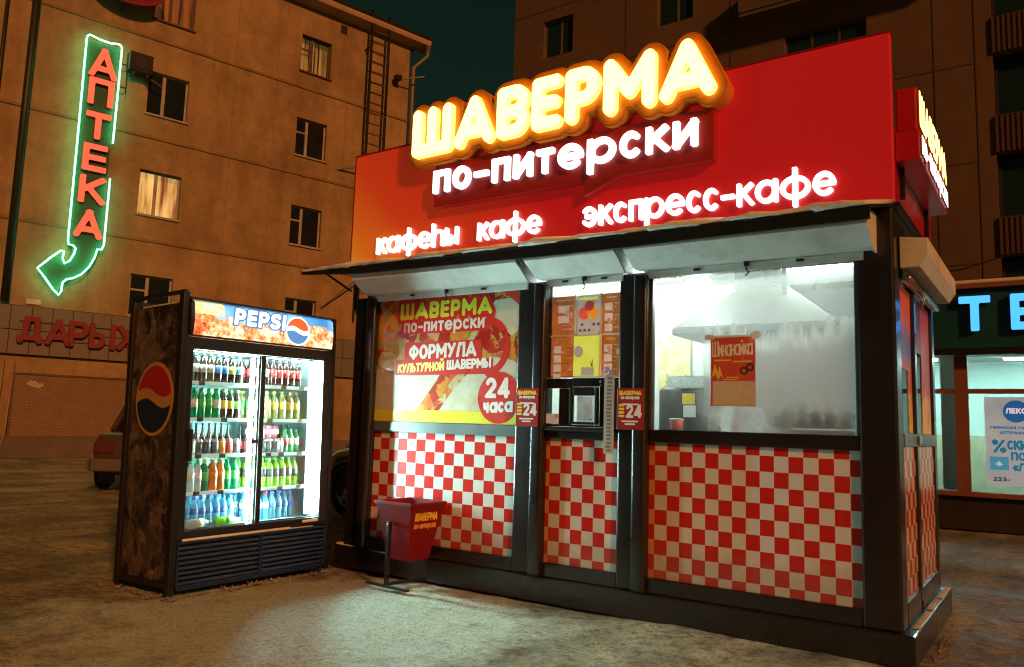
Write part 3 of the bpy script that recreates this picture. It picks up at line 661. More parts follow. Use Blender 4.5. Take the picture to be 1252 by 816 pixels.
ty = y_-.0042
put(kiosk, 'lettering', text_mesh('ШАВЕРМА', .185, .022, 1.27, .002, P('lime_print', (.75,.78,.05), .4), flat=False, slope=.008), -3.09, ty, 2.33, parent=ban)
put(kiosk, 'lettering', text_mesh('по-питерски', .15, .0135, 1.12, .002, M['white'], slope=.012), -3.03, ty, 2.185, parent=ban)
put(kiosk, 'lettering', text_mesh('ФОРМУЛА', .16, .0175, .93, .002, M['white'], slope=.02), -2.935, ty, 1.885, parent=ban)
put(kiosk, 'lettering', text_mesh('КУЛЬТУРНОЙ', .10, .011, .66, .002, P('cream_print', (.85,.75,.2), .5), slope=.03), -3.09, ty, 1.74, parent=ban)
put(kiosk, 'lettering', text_mesh('ШАВЕРМЫ', .105, .012, .58, .002, M['white'], slope=.03), -2.39, ty, 1.765, parent=ban)
put(kiosk, 'lettering', text_mesh('24', .21, .023, .30, .002, M['white']), -1.865, ty, 1.47, parent=ban)
put(kiosk, 'lettering', text_mesh('часа', .15, .016, .36, .002, M['white'], slope=.05), -1.885, ty, 1.315, parent=ban)
# lettering "24" plaques on the posts
for x0 in (-1.415, -.315):
    pl = T('opening_hours_plaque', 'small dark red 24 plaque on the post left of the serving hatch' if x0 < -1 else 'small dark red 24 plaque on the post right of the serving hatch', 'sign', (x0+.125, -.125, 1.195), group='24 hour plaques on the kiosk posts')
    pl.part('board', G().box(x0, x0+.26, -.132, -.117, 1.195, 1.565), P('plaque_red_%d' % (x0 < -1), (.34,.015,.015), .35), bevel=.004)
    put(pl, 'lettering', text_mesh('ШАВЕРМА', .042, .0052, .215, .002, M['yellow'], flat=False), x0+.024, -.1325, 1.50)
    put(pl, 'lettering', text_mesh('по-питерски', .034, .0032, .18, .002, M['white']), x0+.04, -.1325, 1.465)
    put(pl, 'lettering', text_mesh('24', .12, .0125, .15, .002, M['white']), x0+.095, -.1325, 1.30)
    st_ = G()
    for q in range(4): st_.box(x0+.02, x0+.075, -.1345, -.1325, 1.305+q*.032, 1.325+q*.032)
    pl.part('yellow_stripes', st_, M['yellow'], kind='stuff')
    st_ = G()
    for z in (1.27, 1.245, 1.42): st_.box(x0+.05+(z<1.25)*.03, x0+.21-(z<1.25)*.03, -.1345, -.1325, z-.007, z+.007)
    pl.part('small_print', st_, M['white'], kind='stuff')
# hanging strip of menu cards
hs = T('hanging_card_strip', 'long narrow plastic strip of small cards hanging at the right of the hatch', 'strip', (-.40, -.11, .98))
hs.part('backing', G().box(-.455,-.355,-.112,-.104,.975,1.69), P('clear_sleeve', (.5,.52,.5), .2))
cd = G(); rng = random.Random(2)
for q in range(20): cd.box(-.425+rng.uniform(-.006,.006), -.385+rng.uniform(-.006,.006), -.117, -.1125, .995+q*.034, 1.015+q*.034)
hs.part('cards', cd, P('card_print', (.15,.17,.22), .4), kind='stuff')
hs.part('bow', G().box(-.45,-.40,-.13,-.1125,1.70,1.76).box(-.41,-.35,-.135,-.115,1.685,1.73), P('violet_bow', (.4,.3,.5), .4), bevel=.01)

# ---- things on and behind the fogged window
def shina_mat():
    m, t, b = base_mat('flame_poster_print')
    n = noise(t, (5,1,3), 4); c = ramp(t, n, [(.35,(.55,.05,.02)),(.55,(.62,.07,.02)),(.68,(.75,.33,.03))])
    t.links.new(c, b.inputs['Base Color']); t.links.new(c, b.inputs['Emission Color']); b.inputs['Emission Strength'].default_value = .05; b.inputs['Roughness'].default_value = .6
    return m
ps = T('window_poster', 'red and orange poster with cream lettering taped inside the fogged window', 'poster', (.70, .0, 1.41))
ps.part('paper', G().box(.507,.888,-.002,.006,1.42,2.0), shina_mat())
ps.part('cream_field', G().box(.525,.886,-.0035,-.0025,1.425,1.63), P('cream_paper', (.68,.56,.36), .6, 0, .12, 25))
put(ps, 'lettering', text_mesh('Шинанайка', .135, .0058, .345, .0015, P('poster_cream', (.85,.78,.6), .5), slope=.04), .522, -.0025, 1.835)
ps.part('underline', G().box(.535,.68,-.004,-.0025,1.80,1.812).box(.70,.86,-.004,-.0025,1.788,1.80).box(.62,.74,-.004,-.0025,1.64,1.648).box(.64,.75,-.004,-.0025,1.657,1.665), M['yellow'])
ps.part('flame', G().prism([(.515,1.66),(.545,1.78),(.57,1.70),(.585,1.76),(.62,1.645),(.595,1.68),(.575,1.64),(.55,1.69)], -.005, -.0025), M['yellow'])
for cx, cz in ((.795,1.715),(.845,1.745)):
    put(ps, 'wheel_picture', flat([ellipse(0,0,.035,.035,20), ellipse(0,0,.018,.018,14)], .0015, M['text_dark']), cx, -.0025-.0008*(cx>.8), cz)
ps.part('tape', G().box(.46,.54,-.006,-.004,1.985,2.03).box(.86,.93,-.006,-.004,1.98,2.04).box(.54,.86,-.006,-.004,2.001,2.018), P('masking_tape', (.7,.75,.7), .5))

def thing_box(name, label, cat, x0, x1, y0, y1, z0, z1): return T(name, label, cat, ((x0+x1)/2, (y0+y1)/2, z0))
hood = T('extractor_hood', 'large grey steel extractor hood hanging behind the fogged window', 'extractor hood', (.55, 1.2, 2.16))
def frustum(x0,x1,y0,y1,z0,X0,X1,Y0,Y1,z1):
    return [(x0,y0,z0),(x1,y0,z0),(x1,y1,z0),(x0,y1,z0),(X0,Y0,z1),(X1,Y0,z1),(X1,Y1,z1),(X0,Y1,z1)], [(0,3,2,1),(4,5,6,7),(0,1,5,4),(1,2,6,5),(2,3,7,6),(3,0,4,7)]
M['hood'] = P('brushed_hood_steel', (.035,.042,.04), .55, .1, .12, 6)
hood.part('canopy', G().add(*frustum(-.22,1.35,.85,1.7,2.22,.35,.85,1.15,1.5,2.62)), M['hood'], bevel=.01)
hood.part('rim', G().box(-.22,1.35,.85,1.7,2.15,2.218), M['hood'], bevel=.01)
hood.part('duct', G().box(.30,1.5,1.2,1.5,2.625,2.80), M['hood'], bevel=.01)
hood.part('hanger', G().box(.86,.90,.9,.93,2.5,2.86), M['steel_dark'])
mach = T('coffee_machine', 'dark cabinet machine with yellow and white stickers behind the window', 'machine', (-.15, 1.3, -.16))
mach.part('cabinet', G().box(-.36,.06,1.1,1.5,-.16,1.62), M['black'], bevel=.02)
mach.part('top_panel', G().box(-.37,.07,1.09,1.51,1.623,1.76), M['chrome'], bevel=.015)
mach.part('sticker', G().box(-.21,-.07,1.092,1.098,1.47,1.58), M['yellow'])
mach.part('sticker', G().box(-.31,-.22,1.092,1.098,1.36,1.47), M['white'])
mach.part('sticker', G().box(-.19,-.06,1.092,1.098,1.34,1.46), M['white'])
cup = T('paper_cup', 'red paper cup standing on the counter behind the window', 'cup', (-.04, .3, 1.16), loc=(.08,.28,1.16))
cup.part('body', G().lathe([(.045,0),(.062,.14),(.058,.14),(.04,.01)], (-.04,.3,1.16), 18), P('red_cup', (.75,.04,.02), .4), sm=True)
cup.part('rim', G().lathe([(.062,.138),(.066,.145),(.062,.15),(.058,.145)], (-.04,.3,1.16), 18), M['white'], sm=True)
solo('steel_canister', G().lathe([(.11,0),(.11,.42),(.09,.45),(.03,.46)], (0,0,0), 20), M['hood'], 'dark steel canister on the counter at the left edge of the big window', 'canister', (0,0,0), loc=(.02-.2,.75,1.16), sm=True)
solo('orange_bottle', G().lathe([(.04,0),(.045,.02),(.045,.2),(.02,.27),(.02,.3)], (0,0,0), 14), P('sauce_orange', (.6,.2,.04), .3), 'small orange sauce bottle on the counter under the flame poster', 'bottle', (0,0,0), loc=(.66,.22,1.16), sm=True)
solo('counter', G().box(-.9,1.8,.1,.6,1.10,1.155), M['chrome'], 'steel counter top running behind the big window', 'counter', (.4,.35,1.1), bevel=.008)
solo('white_box', G().box(0,.5,0,.3,0,.09), M['white'], 'low grey tray with clutter at the lower right of the window', 'tray', (0,0,0), loc=(1.12,.2,1.16), bevel=.01)
clut = T('condiment_clutter', 'small jars and packets lined up on the counter at the window right', 'jars', (1.4,.3,1.16), group='counter clutter')
for q in range(6):
    cx = 1.05+q*.10
    clut.part('jar', G().lathe([(.038,0),(.042,.02),(.042,.15),(.022,.20),(.022,.22)], (cx,.09+.02*(q%2),1.255), 12), [M['hood'],M['white'],M['text_dark'],M['hood'],M['red_dark'],M['white']][q], sm=True)
fp = T('food_poster', 'pale yellow food poster on the wall left of the dark machine', 'poster', (-.62, 2.07, 1.7))
fp.part('paper', G().box(-.90,-.50,2.05,2.07,1.66,2.3), menu_mat('pale_food_print', (.55,.5,.15), (.75,.72,.5), (.4,.3,.12), .12))
# kitchen lamps
for i, (x, y, z) in enumerate(((.10,.75,2.58), (1.15,1.2,2.78))):
    lp = T('ceiling_lamp', ['round glaring white lamp behind the window beside the hood', 'flat white ceiling lamp over the kitchen behind the hood'][i], 'lamp', (x,y,z), group='kitchen lamps')
    if i == 0:
        lp.part('globe', G().lathe([(.02,-.15),(.09,-.13),(.14,-.06),(.15,0),(.13,.07),(.08,.12),(.03,.13)], (x,y,z), 18), E('globe_glow', (.92,1,.96), 45), sm=True); lp.part('fitting', G().lathe([(.04,.13),(.04,.27)], (x,y,z), 12), M['white'])
    else:
        lp.part('diffuser', G().box(x-.35,x+.35,y-.12,y+.12,z,z+.03), M['lamp']); lp.part('casing', G().box(x-.38,x+.38,y-.15,y+.15,z+.032,z+.075), M['white'])
lp = T('ceiling_lamp', 'long hidden white lamp over the hatch', 'lamp', (-.6,1.2,2.8), group='kitchen lamps')
lp.part('diffuser', G().box(-1.1,-.3,1.1,1.3,2.80,2.83), M['lamp']); lp.part('casing', G().box(-1.13,-.27,1.07,1.33,2.832,2.858), M['white'])

lp = T('ceiling_lamp', 'unseen strip lamp added over the big window to light its fogged glass', 'lamp', (.85,.34,2.8), group='kitchen lamps')  # added out of view to light the fogged glass from behind
lp.part('diffuser', G().box(.1,1.6,.28,.40,2.805,2.83), E('added_strip_glow', (.9,1,.94), 42)); lp.part('casing', G().box(.08,1.62,.26,.42,2.832,2.858), M['white'])
# posters behind the side glass
sp1 = T('side_poster', 'blue and orange ice cream poster in the near pane of the kiosk side', 'poster', (1.9,.5,1.25))
def side_print(name, lo, mid, hi, z0):
    m, t, b = base_mat(name); tc = t.nodes.new('ShaderNodeTexCoord'); s_ = t.nodes.new('ShaderNodeSeparateXYZ'); t.links.new(tc.outputs['Object'], s_.inputs[0])
    z = math_(t, 'ADD', math_(t, 'MULTIPLY', s_.outputs[2], 1.15), math_(t, 'MULTIPLY', math_(t, 'SUBTRACT', noise(t, 7, 4), .5), .7))
    c = ramp(t, z, [(.1,lo),(.35,mid),(.6,hi),(.85,mid)]); t.links.new(c, b.inputs['Base Color']); t.links.new(c, b.inputs['Emission Color']); b.inputs['Emission Strength'].default_value = .10; return m  # weak emission stands in for kitchen light on the posters
sp1.part('paper', G().box(1.932,1.937,.30,.845,1.75,2.42), side_print('side_print_a', (.75,.55,.1), (.65,.12,.04), (.05,.13,.5), 0))
sp1.part('strip', G().box(1.932,1.937,.66,.85,1.24,1.748), side_print('side_print_b', (.7,.5,.06), (.45,.05,.03), (.5,.04,.03), 0))
sp2 = T('side_poster', 'dark red poster with a drink in the far pane of the kiosk side', 'poster', (1.9,1.6,1.25))
sp2.part('paper', G().box(1.932,1.937,1.45,2.0,1.24,2.42), side_print('side_print_c', (.75,.55,.1), (.4,.03,.02), (.35,.02,.02), 0))
sp2.part('strip', G().box(1.932,1.937,.98,1.448,1.95,2.42), side_print('side_print_d', (.12,.04,.03), (.1,.02,.02), (.2,.03,.02), 0))

# ================================================================== ROOF SIGN
def sign_red():
    m, t, b = base_mat('red_sign_film')
    tc = t.nodes.new('ShaderNodeTexCoord'); s_ = t.nodes.new('ShaderNodeSeparateXYZ'); t.links.new(tc.outputs['Object'], s_.inputs[0])
    d = math_(t, 'ADD', math_(t, 'MULTIPLY', s_.outputs[0], .62), math_(t, 'MULTIPLY', s_.outputs[2], .60))   # fades from orange at the lower left to deep red
    d = math_(t, 'ADD', d, math_(t, 'MULTIPLY', math_(t, 'SUBTRACT', noise(t, 1.2, 3), .5), .25))
    c = ramp(t, math_(t, 'ADD', math_(t, 'MULTIPLY', d, .62), .95), [(.07,(.92,.50,.04)),(.24,(.88,.24,.02)),(.46,(.78,.075,.015)),(1.0,(.60,.016,.016))])
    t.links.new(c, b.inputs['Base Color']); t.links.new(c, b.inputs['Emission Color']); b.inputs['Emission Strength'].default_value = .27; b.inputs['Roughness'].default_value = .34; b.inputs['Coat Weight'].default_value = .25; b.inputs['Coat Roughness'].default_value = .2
    bump(t, b, noise(t, 1.1, 2), .1, .02)
    return m
RO = (-.99, .0, 3.0)
rs = T('roof_sign', 'red roof signboard with big glowing white and yellow lettering on the kiosk front', 'sign', RO)
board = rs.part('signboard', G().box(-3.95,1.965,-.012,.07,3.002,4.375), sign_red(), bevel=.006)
rs.part('edge_trim', G().box(-3.96,1.972,-.016,.075,4.377,4.392).box(-3.963,-3.952,-.016,.075,3.002,4.376), M['red_dark'])
tr_ = G()
for x in (-3.3,-1.6,.1,1.6): tr_.bar((x,.08,3.9),(x,1.2,3.01),.04).bar((x,.09,3.01),(x,.09,4.3),.04)
rs.part('strut', tr_, M['steel_dark'])
HB, hB = .545, .066
def fitgap(text, H, h, width, flat_=False):
    g, w0 = layout(text, H, h, gap=0); n = len(text)-1
    wf = 1.0; gap = (width-w0)/n
    if gap < H*.04 or gap > H*.2: wf = width/(w0+n*H*.1); gap = H*.1*wf
    return layout(text, H, h, gap=gap, wf=wf)[0], wf
gl, wf = fitgap('ШАВЕРМА', HB, hB, 3.46)
XB, ZB = -2.84, 4.10
# cloud-shaped backing box and speech box
def cloud(X, Y):
    d = np.full(X.shape, 9.)
    for q in gl: d = np.minimum(d, glyph_sdf(X-XB, Y-ZB, q, hB, False))
    return d-.086
def speech(X, Y):
    d = rect_sdf(X, Y, -1.01, 3.78, 1.58, .235, .01)
    # tail
    ax, ay, bx, by, cx, cy = -.72, 3.40, -.30, 3.56, -.70, 3.56
    def hp(px, py, qx, qy): l_ = math.hypot(qx-px, qy-py); return ((X-px)*(qy-py)-(Y-py)*(qx-px))/l_
    tail = np.maximum(np.maximum(hp(ax,ay,bx,by), hp(bx,by,cx,cy)), hp(cx,cy,ax,ay))
    return np.minimum(d, tail)
M['cloud_side'] = P('amber_box_edge', (.72,.26,.03), .45, 0, .1)
M['cloud_face'] = P('orange_red_face', (.62,.17,.02), .4, 0, .1)
put(rs, 'speech_box', blob_region('speech_box', speech, -2.75,.72,3.3,4.1,.015,.10,P('speech_red', (.42,.025,.02), .4, 0, .08)), 0, -.014, 0)
put(rs, 'letter_cloud_box', blob_region('letter_cloud_box', cloud, XB-.25, XB+3.46+.25, ZB-.22, ZB+HB+.22, .018, .16, M['cloud_side']), 0, -.0145, 0)
put(rs, 'letter_cloud_face', blob_region('letter_cloud_face', cloud, XB-.25, XB+3.46+.25, ZB-.22, ZB+HB+.22, .018, .004, M['cloud_face'], level=-.012), 0, -.1755, 0)
for ch, x, W, s, lo, hi in gl:
    lt = put(rs, 'letter', letter_mesh(ch, HB, hB, .06, M['let_side'], False, 0, wf), XB+x, -.18, ZB)
    lt['label'] = 'glowing letter ' + ch
    put(rs, 'letter_face', letter_mesh(ch, HB, hB, .004, M['let_face'], False, .006, wf), XB+x, -.241, ZB, parent=lt).location = (0, -.061*K, 0)
def row(th, text, H, h, x0, z0, width, y, depth=.04, face=None, side=None):
    g, wf = fitgap(text, H, h, width, True)
    for ch, x, W, s, lo, hi in g:
        if ch == ' ': continue
        lt = put(th, 'letter', letter_mesh(ch, H, h, depth, side or M['let_wside'], True, 0, wf), x0+x, y, z0); lt['label'] = 'white glowing letter ' + ch
        put(th, 'letter_face', letter_mesh(ch, H, h, .003, face or M['let_white'], True, .003, wf), 0, 0, 0, parent=lt).location = (0, -(depth+.001)*K, 0)
row(rs, 'по-питерски', .345, .031, -2.59, 3.685, 3.03, -.118)
row(rs, 'кафеһы', .265, .0185, -3.50, 3.12, 1.20, -.014)
row(rs, 'кафе', .265, .0185, -2.03, 3.12, .79, -.014)
row(rs, 'экспресс-кафе', .27, .0195, -.77, 3.115, 2.32, -.014)

# side sign over the door side
ss = T('side_roof_sign', 'red box sign with glowing lettering on the right side of the kiosk', 'sign', (2.0, 1.1, 3.0))
M['red_box'] = P('red_box_film', (.50,.010,.016), .3, 0, .15, 4, coat=.3)
ss.part('side_board', G().box(1.90,1.962,.075,2.22,3.002,3.62), M['red_box'], bevel=.004)
ss.part('upper_box', G().box(1.964,2.125,.16,1.98,3.60,3.965), M['red_box'], bevel=.02)
ss.part('lower_box', G().box(1.964,2.135,.13,1.98,3.36,3.597), M['red_box'], bevel=.008)
for a_ in (.3,1.7): ss.part('bracket', G().box(1.965,2.0,a_,a_+.03,3.1,3.358), M['steel_dark'])
def side_row(text, H, h, width, z0, x, y0, dep, fl, side, face):
    g, wf = fitgap(text, H, h, width, fl)
    for ch, xx, W, s, lo, hi in g:
        lt = put(ss, 'letter', letter_mesh(ch, H, h, dep, side, fl, 0, wf), x, y0+xx, z0, rot=math.pi/2); lt['label'] = 'glowing letter ' + ch
        put(ss, 'letter_face', letter_mesh(ch, H, h, .003, face, fl, .004, wf), 0, 0, 0, parent=lt).location = (0, -(dep+.001)*K, 0)
side_row('ШАВЕРМА', .30, .030, 1.78, 3.635, 2.1265, .17, .010, False, M['cloud_side'], M['let_face'])
side_row('по-питерски', .215, .019, 1.74, 3.41, 2.1365, .19, .008, True, M['red_dark'], M['let_white'])

# ================================================================== DRINKS FRIDGE
q_ = (-3.7605, -2.1780, 1.5448, -.0107, .0254)
yaw_f = q_[2]; Xf = Vector((math.cos(yaw_f), math.sin(yaw_f), 0)); Yf = Vector((-math.sin(yaw_f), math.cos(yaw_f), 0))
Zf = (Vector((0,0,1))+Xf*q_[3]+Yf*q_[4]).normalized(); Xf = (Xf-Zf*Xf.dot(Zf)).normalized(); Yf = Zf.cross(Xf)
FM = Matrix(((Xf.x,Yf.x,Zf.x,0),(Xf.y,Yf.y,Zf.y,0),(Xf.z,Yf.z,Zf.z,0),(0,0,0,1)))
FL = (q_[0], q_[1], -.43)
fr = T('drinks_fridge', 'tall double door drinks fridge in a dark steel cage with lit header', 'fridge', (0,0,0), loc=FL, mtx=FM)
def ice_art():
    m, t, b = base_mat('ice_cube_print')
    tc = _tc(t, (1,3.2,2.6))
    v = t.nodes.new('ShaderNodeTexVoronoi'); v.feature = 'F1'; v.inputs['Scale'].default_value = 3.0
    wn = t.nodes.new('ShaderNodeTexNoise'); wn.inputs['Scale'].default_value = 1.1; wn.inputs['Detail'].default_value = 7; t.links.new(tc, wn.inputs['Vector']); wa = t.nodes.new('ShaderNodeVectorMath'); wa.operation = 'MULTIPLY_ADD'; t.links.new(wn.outputs[1], wa.inputs[0]); wa.inputs[1].default_value = (1.1,1.1,1.1); t.links.new(tc, wa.inputs[2]); t.links.new(wa.outputs[0], v.inputs['Vector'])
    s1 = t.nodes.new('ShaderNodeSeparateColor'); t.links.new(v.outputs['Color'], s1.inputs[0])
    v2 = t.nodes.new('ShaderNodeTexVoronoi'); v2.feature = 'DISTANCE_TO_EDGE'; v2.inputs['Scale'].default_value = 2.4; t.links.new(tc, v2.inputs['Vector'])
    n = noise(t, 6, 8, rough=.7)
    t.links.new(wa.outputs[0], v2.inputs['Vector'])
    c = ramp(t, math_(t,'ADD',math_(t,'MULTIPLY',s1.outputs[0],.36),math_(t,'MULTIPLY',n,.56)), [(.25,(.012,.010,.014)),(.42,(.045,.035,.035)),(.54,(.10,.075,.065)),(.68,(.20,.15,.12))])
    e = ramp(t, v2.outputs[0], [(.0,(.17,.13,.10)),(.03,(.06,.045,.035)),(.12,(.0,.0,.0))]); c = mixc(t, math_(t,'MULTIPLY',n,1.1), c, e, 'ADD')
    g2 = noise(t, 26, 6, rough=.8); c = mixc(t, .8, c, ramp(t, g2, [(.35,(.45,.45,.5)),(.6,(1.0,1.0,1.0))]), 'MULTIPLY')
    t.links.new(c, b.inputs['Base Color']); b.inputs['Roughness'].default_value = .45; bump(t, b, noise(t, 4, 4), .25, .01); return m
fr.part('side_panel', G().box(.004,.03,.07,.86,.10,2.70), ice_art(), label='side panel printed with ice cubes and a red and blue globe')
fr.part('side_panel', G().box(1.79,1.812,.07,.86,.10,2.70), M['black'])
fr.part('back_panel', G().box(.03,1.79,.84,.87,.10,2.70), M['black'])
fr.part('top_panel', G().box(.03,1.79,.06,.84,2.66,2.70), M['black'])
fr.part('top_snow', G().box(.04,1.7,.16,.82,2.702,2.73), M['snow'], bevel=.02)
# side globe
def glob_shapes(th, rx, rz, place, mats, dep=.004, yoff=0):
    X, Y, xs, ys = grid(-rx*1.2, rx*1.2, -rz*1.2, rz*1.2, rx/30)
    E_ = (np.hypot(X/rx, Y/rz)-1)*min(rx,rz)
    wave = Y/rz+.15*np.sin(X/rx*2.9-.1)-.05
    up = np.maximum(E_, (.15-(wave))*rz*.7); dn = np.maximum(E_, (wave+.17)*rz*.7)
    out = []
    out.append(('globe_band', loops_mesh('globe_band', contour(E_, xs, ys, rx*.10), dep, mats[1])))
    out.append(('globe_upper', loops_mesh('globe_upper', contour(up, xs, ys, -.002), dep, mats[0])))
    out.append(('globe_lower', loops_mesh('globe_lower', contour(dn, xs, ys, -.002), dep, mats[2])))
    for k_, (nm, me) in enumerate(out): place(nm, me, k_)
gm = [P('globe_red', (.40,.012,.02), .4, 0, .15, 5), P('globe_cream', (.50,.30,.10), .45, 0, .2, 5), P('globe_blue', (.008,.014,.05), .4, 0, .2, 5)]
def place_side(nm, me, k_):
    o = put(fr, nm, me, .0035-.0045*(k_ > 0), .44, 1.79); o.rotation_euler = (0,0,-math.pi/2)
glob_shapes(fr, .30, .325, place_side, gm)
# cage of angle iron
cage = fr.part('cage_post', G().box(-.03,.035,-.03,.045,-.0,2.80), M['steel_dark'], bevel=.006)
for bx_ in ((-.03,.03,.86,.93,.0,2.78),(1.785,1.845,-.03,.03,.0,2.74),(1.785,1.845,.86,.92,.0,2.74)): fr.part('cage_post', G().box(*bx_), M['steel_dark'], bevel=.006)
fr.part('cage_rail', G().bar((0,-.02,2.80),(0,.92,2.80),.035).bar((0,.92,2.77),(1.82,.92,2.74),.035).bar((1.82,.0,2.73),(1.82,.9,2.73),.035).bar((.03,-.02,2.745),(1.82,-.02,2.735),.02), M['steel_dark'], parent=cage)
fr.part('cage_rail', G().bar((-.012,.0,.085),(-.012,.9,.085),.05,.05).bar((1.82,.0,.06),(1.82,.9,.06),.05,.05).bar((.02,.9,.06),(1.8,.9,.06),.05,.05), M['steel_dark'], parent=cage)
fr.part('cage_hinge', G().box(1.83,1.87,-.06,.0,.2,.26).box(1.83,1.87,-.06,.0,.42,.48), M['steel_dark'], parent=cage)
# front frame
fr.part('front_frame', G().box(.036,.105,-.03,.06,.48,2.375).box(1.69,1.784,-.03,.06,.48,2.375).box(.106,1.689,-.03,.06,2.26,2.374).box(.106,1.689,-.03,.06,.482,.565), M['black'], bevel=.008)
# header light box
def header_mat():
    m, t, b = base_mat('splash_print_backlit')
    tc = t.nodes.new('ShaderNodeTexCoord'); s_ = t.nodes.new('ShaderNodeSeparateXYZ'); t.links.new(tc.outputs['Object'], s_.inputs[0])
    x, z = s_.outputs[0], s_.outputs[2]
    n1 = noise(t, 3, 3); n2 = noise(t, 16, 6, rough=.75); n3 = noise(t, 45, 5, rough=.7)
    spl = ramp(t, math_(t,'ADD',math_(t,'MULTIPLY',n2,.75),math_(t,'MULTIPLY',n3,.25)), [(.30,(.10,.015,.005)),(.42,(.45,.11,.03)),(.5,(.75,.38,.15)),(.56,(.9,.75,.55)),(.64,(1,.97,.9))])
    blue = ramp(t, n1, [(.35,(.04,.22,.55)),(.6,(.2,.5,.75)),(.75,(.5,.75,.9))])
    edge = math_(t,'ADD', math_(t,'MULTIPLY', math_(t,'SUBTRACT', z, 2.60*K), 22.0), math_(t,'MULTIPLY', math_(t,'SUBTRACT', n1, .5), 7.0))
    edge = math_(t,'ADD', edge, math_(t,'MULTIPLY', x, .8))
    c = mixc(t, ramp(t, edge, [(.35,(0,0,0)),(.65,(1,1,1))]), spl, blue)
    redl = ramp(t, math_(t,'ADD',x,math_(t,'MULTIPLY',n2,.2)), [(.12,(.8,.12,.05)),(.30,(1,1,1))]); c = mixc(t, .85, c, redl, 'MULTIPLY')
    yel = math_(t,'MULTIPLY', math_(t,'GREATER_THAN', z, 2.60*K), math_(t,'LESS_THAN', x, .3)); c = mixc(t, math_(t,'MULTIPLY',yel,.7), c, ramp(t, noise(t,(8,1,30),4), [(.4,(.75,.5,.03)),(.55,(.9,.9,.4)),(.7,(.1,.3,.5))]))
    t.links.new(c, b.inputs['Base Color']); t.links.new(c, b.inputs['Emission Color']); b.inputs['Emission Strength'].default_value = 1.5; b.inputs['Roughness'].default_value = .25
    return m
hx = [(.0,2.385),(-.035,2.40),(-.05,2.55),(-.035,2.70),(.0,2.725)]
hb = fr.part('header_box', G().prismx([(.06,2.385)]+hx+[(.06,2.725)], .075, 1.785), header_mat(), sm=False, label='backlit header printed with a cola splash')
fr.part('header_end', G().prismx([(.08,2.378)]+[(y-.015, z+(.0 if i in(1,2,3) else 0)) for i,(y,z) in enumerate(hx)]+[(.08,2.735)], .036, .073), M['black'], parent=hb)
fr.part('header_trim', G().box(.03,1.80,-.055,.0,2.727,2.742).box(.03,1.80,-.06,-.03,2.376,2.392), M['black'], parent=hb)
hwhite = E('header_white', (.93,.97,1), 1.3); hblue = E('header_blue', (.06,.25,.62), .8)
def slant(me, a): me.transform(Matrix(((1,0,a,0),(0,1,0,0),(0,0,1,0),(0,0,0,1)))); return me
put(fr, 'lettering_outline', slant(text_mesh('PEPSI', .165, .021, .62, .003, hblue, grow=.014), .08), .50, -.056, 2.535, parent=hb)
put(fr, 'lettering', slant(text_mesh('PEPSI', .165, .021, .62, .003, hwhite), .08), .50, -.0595, 2.535, parent=hb)
hg = [E('header_globe_red', (.95,.13,.03), 1.0), hwhite, E('header_globe_blue', (.09,.3,.68), .85)]
glob_shapes(fr, .145, .14, lambda nm, me, k_: put(fr, nm, me, 1.285, -.0535-.0042*(k_ > 0), 2.548, parent=hb), hg, .004)
# doors
for i, (x0, x1, yy) in enumerate(((.108,.885,.0),(.87,1.688,-.0255))):
    d_ = fr.part('sliding_door', G().box(x0,x0+(.008 if i == 0 else .055),yy,yy+.022,.568,2.257).box(x1-(.03 if i == 0 else .006),x1,yy,yy+.022,.568,2.257).box(x0+.01,x1-.1,yy,yy+.02,.569,.582).box(x0+.01,x1-.1,yy,yy+.02,2.243,2.256), M['chrome'] if i == 0 else M['black'], bevel=.003, label='left sliding glass door with silver edge' if i == 0 else 'right sliding glass door with black edge')
    fr.part('door_glass', G().box(x0+.012,x1-.012,yy+.008,yy+.012,.584,2.242), M['glass'], parent=d_)
fr.part('door_handle', G().box(.085,.125,-.06,-.032,1.20,1.50), M['black'], bevel=.008)
fr.part('door_lock', G().box(.80,.86,-.012,-.002,1.36,1.40), M['black'])
# liner, shelves
M['liner'] = P('fridge_liner', (.55,.80,.82), .45, 0, .04)
fr.part('liner', G().box(.108,1.69,.78,.80,.56,2.30).box(.085,.106,.062,.78,.56,2.30).box(1.69,1.712,.062,.78,.56,2.30).box(.108,1.69,.062,.78,2.28,2.30).box(.108,1.69,.062,.78,.545,.565), M['liner'])
shelves = [.90, 1.25, 1.60, 1.95]
for z in shelves:
    s_ = fr.part('shelf', G().box(.11,1.685,.07,.77,z-.012,z), M['liner'])
    fr.part('shelf_edge', G().box(.112,.79,.052,.068,z-.022,z+.012).box(.925,1.60,.052,.068,z-.022,z+.012), E('shelf_edge_lit', (.8,.95,.97), .25), parent=s_)
    tg = G()
    for xx in (.22,.48,1.02,1.18,1.42):
        if random.random() < .6: tg.box(xx, xx+.065, .044, .05, z-.028, z+.012)
    if tg.v: fr.part('price_tag', tg, M['text_dark'], parent=s_)
# tubes; middle one added so its glow stands in for the bright stile
for k_, (xx, yy, z0, z1, rr) in enumerate(((1.625,.045,.62,2.2,.022), (.815,.045,.60,2.22,.020), (.135,.72,.62,2.2,.012))):
    fr.part('fluorescent_tube', G().lathe([(rr,0),(rr,z1-z0)], (xx,yy,z0), 12), M['tube_main'] if k_ == 0 else (M['tube_mid_added'] if k_ == 1 else M['tube']), sm=True)
fr.part('tube_reflector', G().box(1.56,1.688,.072,.078,.6,2.22), P('reflector_white', (.85,.95,.95), .5))
fr.part('tube_top', G().tube([(.2,.12,2.262),(1.6,.12,2.262)], .012, 8), M['tube'])
